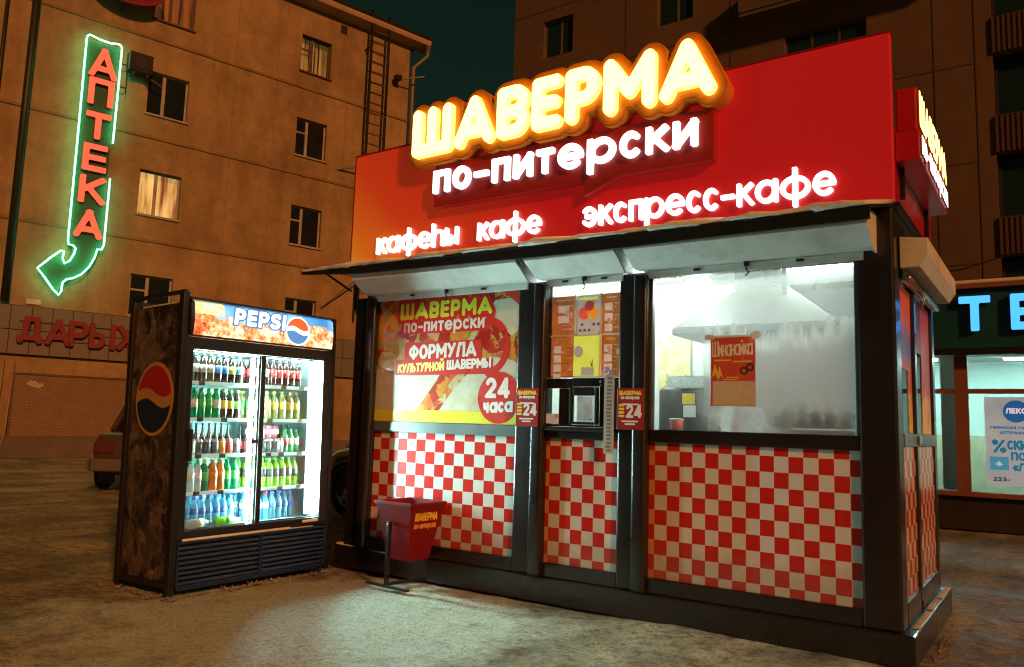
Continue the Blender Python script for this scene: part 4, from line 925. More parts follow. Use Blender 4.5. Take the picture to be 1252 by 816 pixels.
# grille
M['navy'] = P('navy_enamel', (.008,.026,.11), .42, .0, .15)
for (x0, x1) in ((.06,.93), (.97,1.745)):
    for k_ in range(8):
        z = .085+k_*.045
        fr.part('grille_slat', G().add([(x0,-.035,z),(x1,-.035,z),(x1,-.020,z+.024),(x0,-.020,z+.024),(x0,-.028,z-.004),(x1,-.028,z-.004),(x1,.0,z+.02),(x0,.0,z+.02)], [(0,1,2,3),(7,6,5,4),(0,4,5,1),(1,5,6,2),(2,6,7,3),(3,7,4,0)]), M['navy'])
fr.part('grille_frame', G().box(.04,.058,-.04,.03,.05,.47).box(.932,.968,-.04,.03,.05,.47).box(1.748,1.784,-.04,.03,.05,.47).box(.059,1.747,-.038,.03,.445,.469).box(.059,1.747,-.03,.03,.03,.075), M['navy'], bevel=.004)
fr.part('grille_backing', G().box(.04,1.78,.035,.06,.03,.47), M['black'])
fr.part('ledge_snow', G().box(.08,1.3,-.045,-.031,.472,.495).box(1.3,1.6,-.04,-.031,.472,.482), M['snow'], bevel=.006)
fr.part('door_ice', G().box(1.45,1.66,-.05,-.031,.52,.55), M['snow'], bevel=.012)
for x, y in ((.05,.05),(1.77,.05),(.05,.84),(1.77,.84)): fr.part('foot', G().lathe([(.03,0),(.02,.04),(.02,.1)], (x,y,.0), 8), M['steel_dark'])

# ---- bottles and cans
def bottle_mat(name, col, trans=.55, em=0.0):
    m = bpy.data.materials.new(name); m.use_nodes = True; t = m.node_tree; b = t.nodes['Principled BSDF']; out = t.nodes['Material Output']
    b.inputs['Base Color'].default_value = (*col, 1); b.inputs['Roughness'].default_value = .12; b.inputs['Coat Weight'].default_value = .5
    tl = t.nodes.new('ShaderNodeBsdfTranslucent'); tl.inputs[0].default_value = (*mul(col, 1.6), 1)
    tp = t.nodes.new('ShaderNodeBsdfTransparent'); tp.inputs[0].default_value = (*mul(col, 1.5), 1)
    mm = t.nodes.new('ShaderNodeMixShader'); mm.inputs[0].default_value = .45; t.links.new(tl.outputs[0], mm.inputs[1]); t.links.new(tp.outputs[0], mm.inputs[2])
    mx = t.nodes.new('ShaderNodeMixShader'); mx.inputs[0].default_value = trans
    t.links.new(b.outputs[0], mx.inputs[1]); t.links.new(mm.outputs[0], mx.inputs[2]); t.links.new(mx.outputs[0], out.inputs[0]); return m
BM = dict(cola=bottle_mat('cola', (.035,.015,.01), .15), green=bottle_mat('green_pet', (.05,.42,.15), .5), dgreen=bottle_mat('dark_green_pet', (.01,.32,.14), .45),
          lime=bottle_mat('lime_pet', (.36,.68,.08), .5), orange=bottle_mat('orange_pet', (.85,.27,.05), .45), blue=bottle_mat('water_pet', (.25,.60,.92), .6), clear=bottle_mat('clear_pet', (.7,.85,.85), .6),
          olive=bottle_mat('olive_pet', (.32,.33,.16), .4), can=P('can_aluminium', (.5,.52,.54), .25, .9, .05))
def lm(n, c): return P('label_'+n, c, .4, 0, .08, 20)
LM = dict(white=lm('white',(.78,.82,.82)), blue=lm('blue',(.08,.25,.7)), yellow=lm('yellow',(.75,.65,.08)), red=lm('red',(.65,.06,.06)), green=lm('green',(.1,.5,.1)), dark=lm('dark',(.05,.06,.06)), orange=lm('orange',(.8,.3,.04)), grey=lm('grey',(.5,.56,.56)), pink=lm('pink',(.7,.25,.3)))
_bc = {}
def bmesh_(kind, H, r):
    key = (kind, round(H,3), round(r,3))
    if key in _bc: return _bc[key]
    if kind == 'can':
        body = [(r*.8,0),(r,.012),(r,H-.02),(r*.8,H-.006),(r*.76,H)]; lab = [(r*1.01,.018),(r*1.01,H-.025)]; cap = [(r*.76,H),(r*.76,H+.003)]
    elif kind == 'glass':
        body = [(r*.9,0),(r,.01),(r,H*.55),(r*.45,H*.72),(r*.36,H*.94),(r*.36,H*.95)]; lab = [(r*1.02,H*.15),(r*1.02,H*.42)]; cap = [(r*.42,H*.94),(r*.42,H),(r*.3,H+.002)]
    elif kind == 'wide':
        body = [(r*.85,0),(r,.015),(r*.93,H*.3),(r,H*.45),(r,H*.62),(r*.6,H*.82),(r*.38,H*.88),(r*.38,H*.92)]; lab = [(r*1.02,H*.42),(r*1.03,H*.62)]; cap = [(r*.45,H*.91),(r*.45,H),(r*.35,H+.003)]
    else:
        body = [(r*.8,0),(r,.015),(r*.96,H*.25),(r,H*.36),(r,H*.66),(r*.7,H*.8),(r*.36,H*.88),(r*.34,H*.93)]; lab = [(r*1.02,H*.36),(r*1.02,H*.64)]; cap = [(r*.42,H*.92),(r*.42,H),(r*.32,H+.003)]
    def mk(p, n): return smooth(G().lathe(p, (0,0,0), 12).mesh(n, None))
    _bc[key] = (mk(body,'bottle_body'), mk(lab,'label_band'), mk(cap,'cap')); return _bc[key]
_mc = {}
def withmat(me, mat):
    key = (me.name, mat.name)
    if key not in _mc:
        c = me.copy(); c.materials.clear(); c.materials.append(mat); _mc[key] = c
    return _mc[key]
FW = Matrix.Translation((FL[0]*K, FL[1]*K, (FL[2]+ZG)*K)) @ FM
ORD = ['first','second','third','fourth','fifth','sixth','seventh','eighth','ninth','tenth']
def stock(items, x0, x1, z, shelf, bay, y=.16, grp=None):
    """items: list of (kind, material, label, cap, height, radius, description)"""
    n = len(items); cnt = {}
    for it in items: cnt[it[6]] = cnt.get(it[6], 0)+1
    seen = {}
    for i, (kind, mt, lb, cp, H, r, desc) in enumerate(items):
        x = x0+(x1-x0)*(i+.5)/n
        b_, l_, c_ = bmesh_(kind, H, r)
        noun = 'can' if kind == 'can' else 'bottle'
        seen[desc] = seen.get(desc, 0)+1
        nm = ('drink_can' if kind == 'can' else 'drink_bottle')
        o = link(nm, withmat(b_, BM[mt])); o.matrix_world = FW @ Matrix.Translation((x*K, (y+random.uniform(-.008,.008))*K, (z+.001)*K)) @ Matrix.Rotation(random.random()*6, 4, 'Z')
        if cnt[desc] == 1: lab = '%s %s, %s %s fridge shelf' % (desc, noun, shelf, bay)
        else: lab = '%s %s, %s from left, %s %s fridge shelf' % (desc, noun, ORD[seen[desc]-1], shelf, bay)
        tag(o, lab, noun, 'drinks on the %s shelf of the fridge' % shelf)
        link('label_band', withmat(l_, LM[lb]), o); link('cap', withmat(c_, LM[cp] if cp in LM else BM[cp]), o)
B = 'pet'
Lx, Rx = (.122,.775), (.935,1.52)
def I(kind, mt, lb, cp, H, r, d): return (kind, mt, lb, cp, H, r, d)
stock([I(B,'cola','white','dark',.285,.038,'dark cola with pale label')]*2+[I(B,'cola','grey','dark',.285,.038,'dark cola with grey label')]*2+[I(B,'cola','blue','dark',.285,.038,'dark cola with blue label')]*2+[I(B,'cola','yellow','dark',.285,.038,'dark cola with yellow label')]+[I(B,'cola','blue','blue',.285,.038,'dark cola with blue cap')], *Lx, 1.95, 'top', 'left')
stock([I(B,'dgreen','white','dgreen',.30,.040,'dark green soda with white label')]*2+[I(B,'green','green','dgreen',.30,.040,'bright green soda')]*2+[I(B,'green','white','dgreen',.30,.040,'green soda with white label')]+[I(B,'cola','yellow','orange',.29,.038,'dark tea with yellow label')]*2+[I(B,'cola','green','yellow',.29,.038,'dark tea with green label')], *Lx, 1.60, 'second', 'left')
stock([I('glass','cola','dark','dark',.31,.034,'slim dark glass')]*9, .125, .77, 1.25, 'middle', 'left', y=.30)
stock([I('can','can','white','can',.155,.038,'white and blue')]+[I('can','can','white','can',.155,.038,'white and blue')]+[I('can','can','dark','can',.155,.038,'black')]*3+[I('can','can','orange','can',.155,.036,'brown orange')]+[I('can','can','red','can',.155,.036,'red')]+[I('can','can','dark','can',.155,.038,'black')], *Lx, 1.25, 'middle', 'left')
stock([I(B,'clear','white','green',.29,.040,'pale juice with white label')]*3+[I(B,'dgreen','green','yellow',.29,.040,'green mineral water')]+[I('wide','orange','orange','orange',.30,.046,'orange soda')]*2+[I(B,'dgreen','green','dgreen',.30,.043,'dark green soda')]*2, *Lx, .90, 'fourth', 'left')
stock([I('wide','blue','blue','blue',.28,.042,'blue spring water')]*8, *Lx, .567, 'bottom', 'left', y=.2)
stock([I(B,'cola','grey','dark',.285,.040,'dark cola with grey label')]*2+[I(B,'cola','red','dark',.285,.040,'dark cola with red label')]*5, *Rx, 1.95, 'top', 'right')
stock([I(B,'olive','yellow','yellow',.30,.047,'olive lemonade with yellow label')]*6, *Rx, 1.60, 'second', 'right')
stock([I('can','can','dark','can',.155,.040,'black')]*4+[I('can','can','grey','can',.155,.040,'silver')]+[I(B,'green','red','green',.25,.038,'green soda with red label')]+[I(B,'green','white','green',.25,.038,'green soda with white label')]*2, *Rx, 1.25, 'middle', 'right')
stock([I(B,'dgreen','white','dgreen',.29,.040,'pale green water')]+[I(B,'lime','dark','green',.30,.044,'lime green soda with dark label')]*6, *Rx, .90, 'fourth', 'right')
stock([I('wide','blue','white','red',.28,.042,'clear water with red cap')]*3+[I('wide','blue','blue','blue',.28,.042,'light blue water')]*4, *Rx, .567, 'bottom', 'right', y=.2)
# rows behind, seen between the front bottles
for dy in (.30, .44):
    rn = 'second' if dy < .4 else 'third'
    stock([I(B,'cola','grey','dark',.29,.040,'cola in the %s row' % rn)]*8, *Lx, 1.95, 'top', 'left', y=dy)
    stock([I(B,'dgreen','green','dgreen',.305,.040,'green soda in the %s row' % rn)]*8, *Lx, 1.60, 'second', 'left', y=dy)
    stock([I(B,'dgreen','white','green',.30,.040,'green water in the %s row' % rn)]*8, *Lx, .90, 'fourth', 'left', y=dy)
    stock([I('wide','blue','blue','blue',.28,.042,'blue water in the %s row' % rn)]*8, *Lx, .567, 'bottom', 'left', y=dy+.03)
    stock([I(B,'cola','red','dark',.29,.040,'cola in the %s row' % rn)]*7, *Rx, 1.95, 'top', 'right', y=dy)
    stock([I(B,'olive','green','yellow',.305,.046,'olive lemonade in the %s row' % rn)]*6, *Rx, 1.60, 'second', 'right', y=dy)
    stock([I('glass','cola','red','dark',.30,.036,'dark glass in the %s row' % rn)]*7, *Rx, 1.25, 'middle', 'right', y=dy)
    stock([I(B,'lime','dark','green',.30,.042,'lime soda in the %s row' % rn)]*7, *Rx, .90, 'fourth', 'right', y=dy)
    stock([I('wide','blue','white','blue',.28,.042,'pale water in the %s row' % rn)]*7, *Rx, .567, 'bottom', 'right', y=dy+.03)
# shrink-wrapped pack of pink cans standing on the black cans
pk = T('can_pack', 'pink and white shrink wrapped pack standing on cans behind the right fridge door', 'pack', (0,0,0), loc=tuple(np.array(FL)+np.array((Xf*1.08+Yf*.2+Zf*1.41))), mtx=FM)
for q in range(5): pk.part('can', G().lathe([(.033,0),(.036,.01),(.036,.12),(.028,.13)], (-.15+q*.073,0,.0), 10), LM['pink'], sm=True)
pk.part('wrap', G().box(-.19,.18,-.04,.04,.035,.10), P('pack_wrap', (.65,.2,.24), .3), bevel=.01)
# two bottles lying in front on the bottom
for q, (mt, xx, ds) in enumerate((('clear',.2,'clear bottle lying on its side at the bottom left of the fridge'), ('lime',.52,'lime green bottle lying on its side at the bottom of the fridge'))):
    b_, l_, c_ = bmesh_(B, .27, .04)
    o = link('lying_bottle', withmat(b_, BM[mt])); o.matrix_world = FW @ Matrix.Translation((xx*K, .12*K, (.567+.042)*K)) @ Matrix.Rotation(math.pi/2, 4, 'Y')
    tag(o, ds, 'bottle', 'drinks on the bottom shelf of the fridge'); link('label_band', withmat(l_, LM['white' if q == 0 else 'green']), o); link('cap', withmat(c_, LM['white']), o)

# ================================================================== LITTER BIN
binT = T('litter_bin', 'dark red tapered litter bin on a black steel stand beside the kiosk', 'bin', (0,0,0), loc=(-2.575,-.29,-.43), yaw=math.radians(-3))
M['bin'] = P('dull_red_paint', (.19,.008,.012), .6, 0, .12, 7, 0, dirt=(.09,.02,.02), dirt_amt=.5, spec=.12)
h1, h0, zt, zb = .255, .145, .83, .25
def hopper():
    o1, i1 = h1, h1-.012; o0, i0 = h0, h0-.012
    def rg(h, z, dy=0): return [(-h,-h+dy,z),(h,-h+dy,z),(h,h+dy,z),(-h,h+dy,z)]
    g = G(); rings = [rg(o0,zb), rg(o1,zt), rg(i1,zt), rg(i0,zb+.02)]
    vs = [p for r in rings for p in r]; fs = []
    for i in range(3):
        for k_ in range(4): fs.append((i*4+k_, i*4+(k_+1)%4, (i+1)*4+(k_+1)%4, (i+1)*4+k_))
    fs += [(3,2,1,0),(12,13,14,15)]; return g.add(vs, fs)
hop = binT.part('hopper', hopper(), M['bin'], bevel=.004)
binT.part('rim', G().box(-h1-.008,h1+.008,-h1-.008,-h1+.004,zt-.03,zt+.003).box(-h1-.008,h1+.008,h1-.004,h1+.008,zt-.03,zt+.003).box(-h1-.008,-h1+.004,-h1+.005,h1-.005,zt-.03,zt+.002).box(h1-.004,h1+.008,-h1+.005,h1-.005,zt-.03,zt+.002), M['bin'], parent=hop, bevel=.003)
# lettering on the right-hand face, tilted with it
tilt = math.atan2(h1-h0, zt-zb)
for txt, H, wd, zz, mt in (('ШАВЕРМА', .085, .32, .65, P('bin_yellow', (.8,.5,.02), .5)), ('по-питерски', .065, .31, .575, P('bin_orange', (.75,.3,.05), .5))):
    me = text_mesh(txt, H, H*.095, wd, .002, mt, flat=(txt[0] != 'Ш'))
    o = link('lettering', me, hop)
    xs_ = h0+(h1-h0)*(zz-zb)/(zt-zb)
    o.matrix_local = Matrix.Translation(((xs_+.003)*K, (-wd/2)*K, zz*K)) @ Matrix.Rotation(math.pi/2, 4, 'Z') @ Matrix.Rotation(tilt, 4, 'X')
yl, yr = -h1+.02, h1-.02
binT.part('stand', G().bar((-.02,-.27,.0),(-.02,-.27,.64),.04).bar((.02,.24,.0),(.02,.24,.64),.04).bar((-.02,-.27,.03),(.02,.24,.03),.03).bar((-.30,-.27,.012),(.30,-.29,.012),.04,.022).bar((-.26,.24,.012),(.30,.24,.012),.04,.022), M['steel_dark'], bevel=.004)
binT.part('pivot_bolt', G().tube([(-.02,-.30,.62),(-.02,-.18,.62)], .018, 8), M['chrome'])
binT.part('bin_liner_rubbish', G().box(-.13,.13,-.13,.13,.275,.30), M['white'], bevel=.01)

# ================================================================== FACADE TOOLS
def wall_holes(g, s0, s1, z0, z1, holes, y=0.0, rev=.24, zs=None):
    xs = sorted(set([s0,s1]+[v for h in holes for v in h[:2]])); zz = sorted(set([z0,z1]+[v for h in holes for v in h[2:4]]))
    for a, b_ in zip(xs[:-1], xs[1:]):
        for c, d in zip(zz[:-1], zz[1:]):
            mx, mz = (a+b_)/2, (c+d)/2
            if any(h[0] < mx < h[1] and h[2] < mz < h[3] for h in holes): continue
            g.quad((a,y,c),(b_,y,c),(b_,y,d),(a,y,d))
    for x0, x1, c, d in [h[:4] for h in holes]:
        g.quad((x0,y,c),(x0,y+rev,c),(x0,y+rev,d),(x0,y,d)); g.quad((x1,y,c),(x1,y,d),(x1,y+rev,d),(x1,y+rev,c))
        g.quad((x0,y,d),(x0,y+rev,d),(x1,y+rev,d),(x1,y,d)); g.quad((x0,y,c),(x1,y,c),(x1,y+rev,c),(x0,y+rev,c))
    return g
M['frame_old'] = P('old_white_frame', (.42,.36,.32), .5, 0, .15, 3, dirt=(.12,.09,.07), dirt_amt=.4)
M['frame_brown'] = P('brown_frame', (.10,.05,.035), .5, 0, .2, 3)
M['dark_pane'] = P('dark_window_pane', (.012,.014,.016), .08, 0, .3, 1, spec=.7)
M['room_dark'] = P('dark_room', (.03,.02,.018), .9)
def window(th, x0, x1, z0, z1, style='dark', split=.42, vent=False, y=.10, frame=None, curtain=None):
    fm = frame or M['frame_old']; fw = .07
    g = G().box(x0,x1,y,y+.05,z0,z0+fw).box(x0,x1,y,y+.05,z1-fw,z1).box(x0,x0+fw,y,y+.05,z0+fw,z1-fw).box(x1-fw,x1,y,y+.05,z0+fw,z1-fw)
    xm = x0+(x1-x0)*split; g.box(xm-.06,xm+.06,y-.01,y+.05,z0+fw,z1-fw)
    if vent: g.box(x0+fw,xm-.06,y,y+.05,z0+(z1-z0)*.62,z0+(z1-z0)*.62+.07)
    fo = th.part('window', g, fm)
    panes = [(x0+fw,xm-.06),(xm+.06,x1-fw)]
    for i, (a, b_) in enumerate(panes):
        th.part('pane', G().box(a,b_,y+.02,y+.026,z0+fw,z1-fw), M['glass'] if style != 'dark' else M['dark_pane'], parent=fo)
    th.part('sill', G().box(x0-.06,x1+.06,-.08,.10,z0-.07,z0-.005), fm, parent=fo)
    if style != 'dark':
        th.part('curtain', G().box(x0-.02,x1+.02,y+.28,y+.30,z0-.02,z1+.02), curtain, parent=fo)
    return fo
def curtain_mat(name, dark, light, st, fx):
    m, t, b = base_mat(name)
    n = noise(t, (fx,1,.3), 3); c = ramp(t, n, [(.38,dark),(.5,mul(light,.7)),(.62,light)])
    t.links.new(c, b.inputs['Base Color']); t.links.new(c, b.inputs['Emission Color']); b.inputs['Emission Strength'].default_value = st; return m

# ================================================================== LEFT APARTMENT BUILDING
YAW_B = math.radians(75.479)
PB = (-26.4, 6.3)
lb = T('apartment_building', 'five storey rendered apartment building with a lit window behind the fridge', 'building', (0,0,-.43), loc=(PB[0],PB[1],-.43), yaw=YAW_B)
def wall_b():
    m, t, b = base_mat('stained_render')
    n1 = noise(t, .5, 6, rough=.65); n2 = noise(t, 3, 8, rough=.7); n3 = noise(t, (1.2,1,.25), 5)
    c = ramp(t, n1, [(.3,(.24,.165,.085)),(.5,(.35,.24,.125)),(.7,(.45,.31,.16))])
    c = mixc(t, .6, c, ramp(t, n2, [(.3,(.6,.58,.55)),(.55,(1,1,1))]), 'MULTIPLY'); c = mixc(t, .5, c, ramp(t, n3, [(.35,(.55,.5,.5)),(.55,(1,1,1))]), 'MULTIPLY')
    t.links.new(c, b.inputs['Base Color']); b.inputs['Roughness'].default_value = .9; bump(t, b, n2, .4, .02); return m
M['render'] = wall_b()
rows = [(16.67,18.38),(12.80,14.52),(8.80,10.55),(4.86,6.46)]
holes = []
for z0, z1 in rows:
    holes += [(3.05,4.6,z0,z1),(9.25,10.7,z0-.08,z1-.1),(-7.4,-5.85,z0,z1)]
lb.part('wall', wall_holes(G(), -14, 14.9, -.43, 19.6, holes).quad((14.9,0,-.43),(14.9,11,-.43),(14.9,11,19.6),(14.9,0,19.6)), M['render'])
lb.part('rear_mass', G().box(-13.9,14.8,.6,10.9,-.4,19.5), M['room_dark'])
warm = curtain_mat('warm_lit_curtain', (.22,.04,.01), (1,.55,.18), 1.0, 2.6); dim = curtain_mat('dim_lit_curtain', (.02,.005,.003), (.5,.13,.03), .22, 6)
for (x0,x1,z0,z1) in holes:
    st, cu = 'dark', None
    if abs(x0-3.05) < .1 and 8 < z0 < 9: st, cu = 'lit', warm
    if abs(x0-3.05) < .1 and z0 > 16: st, cu = 'lit', dim
    if abs(x0-9.25) < .1 and z0 > 16: st, cu = 'lit', curtain_mat('slit_curtain', (.02,.006,.003), (.8,.42,.12), .22, 9)
    window(lb, x0, x1, z0, z1, st, .42 if x0 < 5 else .38, vent=(x0 > 9 or z0 < 6), curtain=cu, y=.17, frame=M['frame_brown'] if z0 > 16 else None)
belt = G()
for z in (15.82, 11.86, 7.80): belt.box(-14,14.93,-.05,.02,z-.05,z+.05)
lb.part('string_course', belt, P('string_course_grime', (.24,.165,.085), .9, 0, .3, 2))
seams = G()
for s in (-3.4, 1.6, 6.4, 8.2, 11.6):
    seams.box(s-.012,s+.012,-.012,.01,4.9,19.5)
lb.part('wall_joint', seams, P('joint_grime', (.26,.18,.09), .95), kind='stuff')
lb.part('cornice', G().prismx([(.1,19.6),(-.62,19.72),(-.66,19.86),(-.66,19.98),(.1,20.05)], -14, 15.7), P('cornice_render', (.42,.30,.17), .9, 0, .15, 2), bevel=.02)
lb.part('roof', G().box(-14,15.7,-.6,11.2,20.06,20.2), M['steel_dark'])
lb.part('vent_hole', G().box(11.1,11.42,-.02,.01,19.0,19.4), M['room_dark'])
# downpipes
lb.part('downpipe', G().tube([(-.9,-.18,19.5),(-.9,-.18,4.9)], .13, 10).tube([(-1.75,-.12,19.5),(-1.75,-.12,4.9)], .06, 8), P('dark_green_pipe', (.02,.028,.022), .5, .2), sm=True)
lb.part('downpipe', G().tube([(15.6,-.5,19.7),(15.6,-.5,19.2),(15.0,-.2,18.5),(15.0,-.2,.0)], .13, 10), P('zinc_pipe', (.14,.13,.11), .5, .3), sm=True)
lb.part('conduit', G().tube([(-.72,-.10,2.9),(-.78,-.10,.5),(-1.1,-.12,-.35)], .035, 6).tube([(-.42,-.10,2.9),(-.48,-.10,.5),(-.62,-.12,-.35)], .035, 6), P('pale_conduit', (.32,.22,.18), .6), sm=True)
# fire ladder
fl = lb.part('fire_ladder', G().box(12.36,12.46,-.62,-.52,5.9,20.4).box(13.28,13.38,-.62,-.52,5.9,20.4), M['steel_dark'])
for k_ in range(28):
    z = 6.4+k_*.5; lb.part('rung', G().bar((12.46,-.57,z),(13.28,-.57,z),.04), M['frame_brown'], parent=fl)
lb.part('ladder_bracket', G().bar((12.41,-.57,12.8),(11.3,0,12.5),.06).bar((13.33,-.57,12.8),(12.5,0,12.5),.06).bar((12.41,-.57,18.6),(12.41,0,18.6),.06).bar((13.33,-.57,7.5),(13.33,0,7.5),.06).bar((12.41,-.57,7.6),(10.9,-.1,6.1),.05), M['steel_dark'], parent=fl)
lb.part('wall_lamp', G().bar((14.2,-.4,17.6),(15.2,-.9,17.9),.05).box(13.9,14.2,-.5,-.2,17.55,17.75), M['steel_dark'])
# cladding band of grey panels
pm = P('grey_cladding', (.17,.155,.145), .6, 0, .12, 1.5, dirt=(.12,.1,.08), dirt_amt=.4)
pmesh = G().box(.012,.623,-.05,.0,.012,.83).mesh('panel', pm)
for r_ in range(2):
    for k_ in range(-14, 23):
        s = k_*.635-.04
        o = put(lb, 'panel', pmesh, s, -.12+random.uniform(-.006,.006), 3.10+r_*.845)
lb.part('panel_backing', G().box(-9,14.9,-.118,-.01,3.09,4.8), M['room_dark'])
lb.part('notice', G().box(-.25,.2,-.06,-.02,4.88,5.06), P('small_plate', (.5,.45,.38), .5))
# shuttered shop front and plinth
lb.part('plinth', G().box(-14,14.92,-.10,-.005,-.43,.31), P('dark_plinth', (.13,.11,.10), .9, 0, .25, 2, .3, 10))
gr = lb.part('shutter_grille', G().box(-.35,3.3,-.06,-.02,.315,2.41), P('grille_backing', (.20,.13,.08), .8, 0, .2, 2))
lat = G()
for k_ in range(-20, 34):
    for sg in (1, -1):
        # clipped diagonals
        a = k_*.11-.35; p = []
        x0, z0 = (a, .32) if sg == 1 else (a, 2.40)
        x1, z1 = x0+2.08, (2.40 if sg == 1 else .32)
        if x1 < -.34 or x0 > 3.29: continue
        if x0 < -.34: z0 += sg*(-.34-x0); x0 = -.34
        if x1 > 3.29: z1 -= sg*(x1-3.29); x1 = 3.29
        lat.bar((x0,-.075-.01*(sg>0),z0),(x1,-.075-.01*(sg>0),z1),.022)
lb.part('lattice_bars', lat, P('lattice_paint', (.30,.21,.14), .7), parent=gr, kind='stuff')
lb.part('grille_frame', G().box(-.42,-.35,-.1,-.02,.31,2.48).box(3.3,3.38,-.1,-.02,.31,2.48).box(-.35,3.3,-.1,-.02,2.411,2.48), M['frame_brown'], parent=gr)
lb.part('paint_splash', G().prism([(.0,2.1),(.12,2.22),(.3,2.2),(.42,2.12),(.5,2.2),(.55,2.05),(.4,1.98),(.2,2.0)], -.093, -.091), P('paint_splash', (.5,.42,.35), .6), parent=gr)
ac = T('air_conditioner', 'dark air conditioner box beside the green neon sign', 'air conditioner', (0,0,0), loc=tuple(np.array((PB[0],PB[1],0))+np.array((math.cos(YAW_B)*2.5,math.sin(YAW_B)*2.5,0))+np.array((0,0,14.0))), yaw=YAW_B)
ac.part('casing', G().box(-.3,.55,-.55,-.1,.1,.85), M['black'], bevel=.03); ac.part('bracket', G().bar((-.1,-.5,.05),(-.1,0,.05),.06).bar((.4,-.5,.05),(.4,0,.05),.06).bar((.45,-.3,.07),(1.0,-.3,-.15),.05), M['frame_brown'])
ac.part('fan_grille', G().lathe([(.25,0),(.25,.02),(.05,.02)], (0,0,0), 16), M['steel_dark']).matrix_local = Matrix.Translation((.12*K,-.56*K,.47*K)) @ Matrix.Rotation(math.pi/2,4,'X')

# ---- shop letters on the cladding
def bldg_thing(name, label, cat, s, z, out, group=None):
    c, s_ = math.cos(YAW_B), math.sin(YAW_B)
    return T(name, label, cat, (s, -out, z), loc=(PB[0]+c*s+s_*out, PB[1]+s_*s-c*out, z), yaw=YAW_B, group=group)
dz = bldg_thing('shop_lettering', 'red unlit letters on the grey cladding of the far building', 'sign', 1.5, 3.5, .13)
M['shop_red'] = P('faded_red_letter', (.17,.012,.014), .6, 0, .15, 4); M['shop_red'].node_tree.nodes['Principled BSDF'].inputs['Emission Color'].default_value = (.5,.02,.02,1); M['shop_red'].node_tree.nodes['Principled BSDF'].inputs['Emission Strength'].default_value = .05  # slight glow painted into letters that are unlit
for ch, s, wd in (('Д',-.43,.72), ('А',.42,.74), ('Р',1.12,.62), ('Ы',1.78,.86), ('Х',2.72,.7)):
    W0 = glyph(ch, .92, .085)[0]
    put(dz, 'letter', letter_mesh(ch, .92, .085, .14, M['shop_red'], True, 0, wd/W0), s, -.20, 3.5)['label'] = 'red letter ' + ch
dz.part('mounting_rail', G().bar((-.4,-.18,3.65),(3.3,-.18,3.65),.03).bar((-.4,-.18,4.25),(3.3,-.18,4.25),.03), M['steel_dark'])
# ---- neon pharmacy sign
nz = bldg_thing('neon_pharmacy_sign', 'tall green neon arrow sign with red letters reading down the far building', 'neon sign', 1.3, 5.2, .12)
out1 = [(.75,14.80),(.76,14.94),(.84,15.02),(.95,15.01),(1.2,14.95),(1.57,14.94),(1.80,15.0),(1.91,14.97),(1.95,14.87),(1.95,13.03),(1.94,11.16)]
out2 = [(1.96,9.81),(1.96,7.30),(1.90,7.12),(1.76,7.10),(1.70,6.80),(1.55,6.42),(1.33,6.12),(1.08,5.94),(.86,5.86),(.75,5.72),(.74,5.42),(.67,5.27),(.47,5.46),(.19,5.83),(-.06,6.13),(.28,6.53),(.60,6.86),(.70,6.86),(.68,6.60),(.75,6.42),(.90,6.53),(1.02,6.80),(1.06,7.02),(.97,7.11),(.82,7.13),(.79,7.28),(.78,9.5),(.77,12.0),(.75,14.80)]
nz.part('neon_tube', G().tube([(x,-.36,z) for x,z in out1], .028, 8).tube([(x,-.36,z) for x,z in out2], .028, 8), M['green_neon'], sm=True)
M['neon_back'] = P('dark_green_backing', (.02,.12,.06), .6, 0, .2)
bp = [(.80,14.85),(1.9,14.9),(1.9,7.2),(1.6,6.4),(1.1,5.96),(.76,5.7),(.66,5.32),(.0,6.12),(.66,6.82),(.78,6.44),(1.0,6.8),(.98,7.08),(.82,7.2)]
nz.part('backing_board', G().prism(bp, -.20, -.17), M['neon_back'])
nz.part('bracket', G().bar((1.3,-.2,14.4),(1.3,0,14.4),.06).bar((1.3,-.2,8.0),(1.3,0,8.0),.06).bar((1.9,-.3,14.3),(2.25,-.3,14.3),.04).bar((1.9,-.3,13.4),(2.2,-.3,13.4),.04).bar((2.22,-.3,13.2),(2.22,-.3,14.5),.04), M['steel_dark'])
M['ret'] = P('letter_return', (.30,.06,.04), .5)
for ch, zb_, Hh in (('А',13.52,1.15),('П',12.46,1.03),('Т',11.17,1.02),('Е',9.95,1.03),('К',8.74,1.04),('А',7.46,1.06)):
    W0 = glyph(ch, Hh, .105)[0]
    lt = put(nz, 'letter', letter_mesh(ch, Hh, .105, .12, M['ret'], True, 0, .88/W0), .96, -.22, zb_); lt['label'] = 'red letter ' + ch
    put(nz, 'letter_face', letter_mesh(ch, Hh, .105, .01, M['red_neon'], True, .004, .88/W0), 0, 0, 0, parent=lt).location = (0, -.121*K, 0)
# ---- oval sign at the top edge
ov = bldg_thing('oval_sign', 'dark red oval sign cut off by the top of the picture', 'sign', 2.2, 16.4, .5)
ov.part('disc', flat([ellipse(0,0,1.35,.85,40)], .2, P('oval_red', (.22,.01,.02), .3, 0, .15, 2, coat=.4)), M['white']).location = (-.3*K, 0, 1.05*K)
ov.part('rim', G().tube([(1.9+1.36*math.cos(a*math.pi/20), -.71, 17.45+.86*math.sin(a*math.pi/20)) for a in range(40)], .035, 6, closed=True), M['red_dark'])
put(ov, 'lettering', text_mesh('АНД', .55, .05, 1.2, .02, P('oval_grey_print', (.25,.12,.12), .5), slope=0), 1.5, -.71, 16.95)
ov.part('bracket', G().bar((1.9,-.5,16.62),(1.9,-.02,16.5),.06).bar((1.2,-.4,17.4),(1.2,-.02,17.4),.06), M['steel_dark'])

